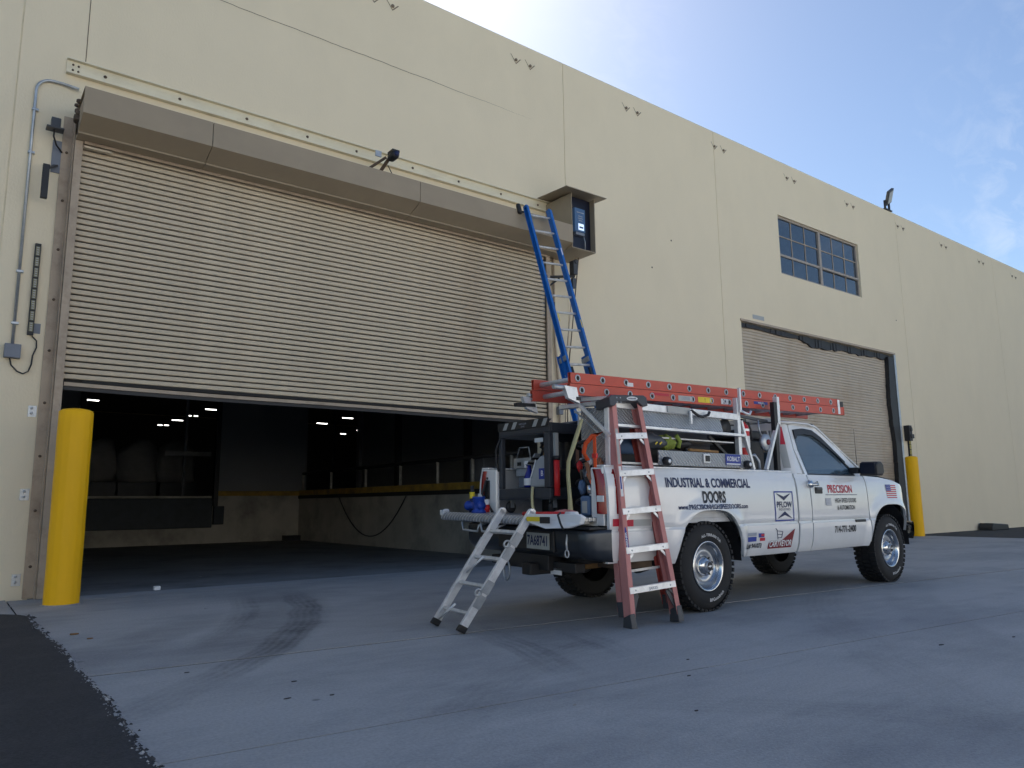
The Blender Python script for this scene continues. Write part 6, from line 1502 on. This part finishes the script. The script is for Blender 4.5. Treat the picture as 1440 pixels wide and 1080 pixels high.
# right of the cart: clutter between cart and near bed wall
o = csingle('fabric_strap', 'pale yellow webbing strap hanging right of the cart', 'strap', MB().grid([[(-1.20, .345 + .0, 1.70), (-1.20, .31, 1.70)], [(-1.22, .37, 1.62), (-1.22, .32, 1.62)], [(-1.24, .42, 1.48), (-1.24, .37, 1.47)], [(-1.25, .475, 1.34), (-1.25, .43, 1.34)], [(-1.25, .485, 1.22), (-1.25, .44, 1.22)], [(-1.25, .47, 1.05), (-1.25, .425, 1.05)], [(-1.26, .46, .92), (-1.26, .40, .91)], [(-1.30, .50, .885), (-1.30, .44, .88)]]), 'strapy', (-1.24, .43, .9))
md = o.children[0].modifiers.new('thick', 'SOLIDIFY'); md.thickness = .006; o.children[0].name = 'webbing'
o = csingle('orange_strap', 'orange webbing strap looped over the side box arm', 'strap', MB().grid([[(-1.22, .11, 1.56), (-1.20, .07, 1.58)], [(-1.22, .19, 1.57), (-1.22, .17, 1.53)], [(-1.23, .27, 1.50), (-1.23, .235, 1.48)], [(-1.23, .30, 1.42), (-1.23, .26, 1.41)], [(-1.23, .25, 1.34), (-1.23, .21, 1.35)]]), 'orange', (-1.22, .2, 1.3))
md = o.children[0].modifiers.new('thick', 'SOLIDIFY'); md.thickness = .012; o.children[0].name = 'webbing'
B('tail_end', MB().box(-1.24, -1.23, .13, .165, 1.24, 1.54), M['orange'], o, bev=.004); B('buckle', MB().box(-1.25, -1.225, .12, .17, 1.36, 1.40), M['redp'], o, bev=.004); B('hook_end', MB().bar((-1.24, .245, 1.33), (-1.24, .20, 1.18), .035, .015, up=(1, 0, 0)), M['copper'], o)
B('loose_tip', MB().bar((-1.235, .235, 1.24), (-1.235, .19, 1.15), .03, .012, up=(1, 0, 0)), M['orange'], o)
for i, (s_, y, w, h, m_, lab, nm, cat) in enumerate(((-1.12, .30, .12, .17, 'bucket', 'left blue grey jug standing at the near end of the bed', 'plastic_jug', 'jug'), (-1.10, .17, .13, .16, 'bucket', 'right blue grey jug standing at the near end of the bed', 'plastic_jug', 'jug'))):
    o = cargo(nm, lab, cat, (s_, y, .875), 'jugs at the near end of the bed'); B('body', MB().box(s_ - .10, s_ + .10, y - w / 2, y + w / 2, .876, .876 + h), M[m_], o, bev=.02); B('neck', MB().lathe([(.03, 0), (.03, .05), (0, .05)], (s_, y, .876 + h), 'z', 12), M['white'], o); B('label_patch', MB().box(s_ - .103, s_ - .1005, y - .03, y + .03, .90, 1.0), M['silver_tape'], o)
o = cargo('cordless_driver', 'black and chrome cordless driver hanging at the near bed wall', 'driver', (-1.14, .25, 1.06)); B('body', blob((-1.14, .26, 1.15), (.08, .06, .07), seed=9), M['black'], o); B('chuck', MB().lathe([(0, 0), (.02, 0), (.028, .03), (.03, .07), (0, .08)], (-1.2, .25, 1.06), 'z', 14), M['chrome'], o); B('clip', MB().tube([(-1.22, .28, 1.21), (-1.23, .25, 1.27), (-1.22, .23, 1.2)], .008, 6), M['alu'], o)
o = cargo('hose_coil', 'dark coiled hose heaped between the cart and the jugs', 'hose', (-.95, .5, .88))
B('coil', MB().tube([(-.98 + .16 * math.cos(k * .42) , .45 + .09 * math.sin(k * .42), .92 + .011 * k) for k in range(60)], .018, 6), M['black'], o)
o = cargo('pump_unit', 'dark pump with copper band standing inside the bed', 'pump', (-.85, .5, .88)); B('motor', MB().lathe([(0, 0), (.10, 0), (.11, .05), (.11, .30), (.08, .36), (0, .37)], (-.9, .33, 1.06), 'z', 18), M['darkgrey'], o); B('band', MB().lathe([(.112, .0), (.112, .05)], (-.9, .33, 1.26), 'z', 18), M['copper'], o); B('knob', blob((-1.03, .52, 1.36), (.02, .02, .02), amp=0), M['alu'], o); B('pull_rod', MB().tube([(-1.03, .52, 1.34), (-1.03, .51, 1.22)], .010, 6), M['galv'], o); B('gauge', MB().lathe([(0, -.02), (.03, -.02), (.034, 0)], (-1.0, .2, 1.2), 'x', 14), M['white'], o)
rq = random.Random(31)
for i, (s_, y, z, r_, m_) in enumerate(((-1.15, .33, 1.22, .045, 'darkgrey'), (-1.12, .20, 1.30, .04, 'copper'), (-1.16, .38, 1.12, .04, 'bucket'), (-1.13, .14, 1.10, .035, 'black'), (-1.17, .27, 1.33, .03, 'galv'), (-1.15, .42, 1.30, .03, 'redp'))):
    o = csingle('hand_tool', ['dark grey tool body', 'copper coloured tool head', 'blue grey tool grip', 'black tool grip', 'small galvanized clip', 'small red tool grip'][i] + ' in the clutter at the near bed corner', 'tool', blob((s_, y, z), (r_, r_ * .7, r_ * 1.5), seed=i, amp=.2), m_, (s_, y, z - r_), 'tools in the near bed corner')
    B('handle', MB().tube([(s_, y, z), (s_ - .01, y + rq.uniform(-.05, .05), z - .13)], .011, 6), M['rust' if i % 2 else 'black'], o)
# items on the tailgate
bv = cargo('bench_vise', 'blue cast vise with orange topped bottle behind on the tailgate', 'vise', (-1.62, 1.33, .876))
mb = MB(); mb.lathe([(0, 0), (.07, 0), (.065, .02), (.045, .04), (.045, .09), (.055, .10), (.055, .13), (.06, .135), (.06, .15), (0, .15)], (-1.60, 1.30, .876), 'z', 18); B('body', mb, M['valve'], bv)
mb = MB(); mb.lathe([(0, -.11), (.045, -.11), (.045, -.09), (.03, -.085), (.03, .085), (.045, .09), (.045, .11), (0, .11)], (-1.60, 1.36, .945), 'y', 16); B('jaw', mb, M['valve'], bv)
ob = cargo('glue_bottle', 'small bottle with orange neck and black cap beside the blue vise', 'bottle', (-1.55, 1.50, .876))
B('bottle', MB().lathe([(0, 0), (.03, 0), (.03, .10), (.02, .13), (0, .13)], (-1.55, 1.47, .876), 'z', 14), M['tag_dark'], ob); B('neck', MB().lathe([(.024, .13), (.026, .19), (0, .19)], (-1.55, 1.47, .876), 'z', 14), M['tag_yellow'], ob); B('cap', MB().lathe([(.017, .19), (.019, .25), (0, .25)], (-1.55, 1.47, .876), 'z', 14), M['black'], ob)
o = cargo('marker_can', 'small red and white can on the tailgate beside the corner post', 'can', (-1.38, 1.5, .876)); B('can_body', MB().lathe([(0, 0), (.032, 0), (.032, .07), (0, .07)], (-1.42, 1.42, .876), 'z', 14), M['redp'], o); B('cap', MB().lathe([(.03, .071), (.03, .12), (0, .12)], (-1.42, 1.42, .876), 'z', 14), M['white'], o)
o = cargo('pry_bar', 'red bar lying along the tailgate in front of the cart', 'bar', (-1.55, .45, .885)); B('bar_body', MB().tube([(-1.58, .68, .895), (-1.55, .18, .893)], .020, 10), M['redp'], o); B('end_grip', MB().tube([(-1.55, .178, .893), (-1.545, .06, .893)], .022, 10), M['white'], o)
o = cargo('rag', 'crumpled pinkish rag lying behind the red bar', 'rag', (-1.42, .38, .876)); B('cloth', blob((-1.42, .33, .90), (.07, .10, .028), seed=12, amp=.3), M['pink'], o)
wh = cargo('work_light_bar', 'white cased tool with yellow grip strapped along the tailgate edge', 'tool case', (-1.68, .2, .88))
mb = MB(); mb.prism([(.34, .885), (.30, .84), (.10, .795), (-.10, .80), (-.20, .83), (-.22, .885), (-.18, .905), (.30, .905)], 'x', -1.86, -1.812); mb.xf(lambda v: (v[0] + .30 * max(0, .10 - v[1]), v[1], v[2])); B('case_body', mb, M['white'], wh, bev=.008)
mb = MB(); mb.prism([(.315, .872), (.30, .850), (.15, .850), (.15, .885), (.30, .885)], 'x', -1.868, -1.861); B('grip', mb, M['tag_yellow'], wh, bev=.003)
mb = MB(); mb.box(-1.870, -1.861, .03, .145, .835, .885); B('trigger_guard', mb, M['black'], wh, bev=.004)
B('bungee', MB().tube([(-1.80, -.02, .915), (-1.845, -.04, .90), (-1.85, -.07, .84), (-1.83, -.08, .79)], .008, 8), M['black'], wh)
o = csingle('bungee_cord', 'black bungee cord draped over the cart handle', 'cord', MB().tube([(-.28, .62, 1.75), (-.30, .50, 1.66), (-.35, .45, 1.55), (-.30, .40, 1.62), (-.25, .35, 1.72)], .012, 8), 'black', (-.3, .5, 1.55))
o = csingle('wall_hook', 'wire hook hanging from the rear rack beam', 'hook', MB().tube([(-1.17, .40, 1.74), (-1.17, .405, 1.66), (-1.17, .38, 1.62), (-1.17, .36, 1.65)], .007, 6), 'galv', (-1.17, .4, 1.62))
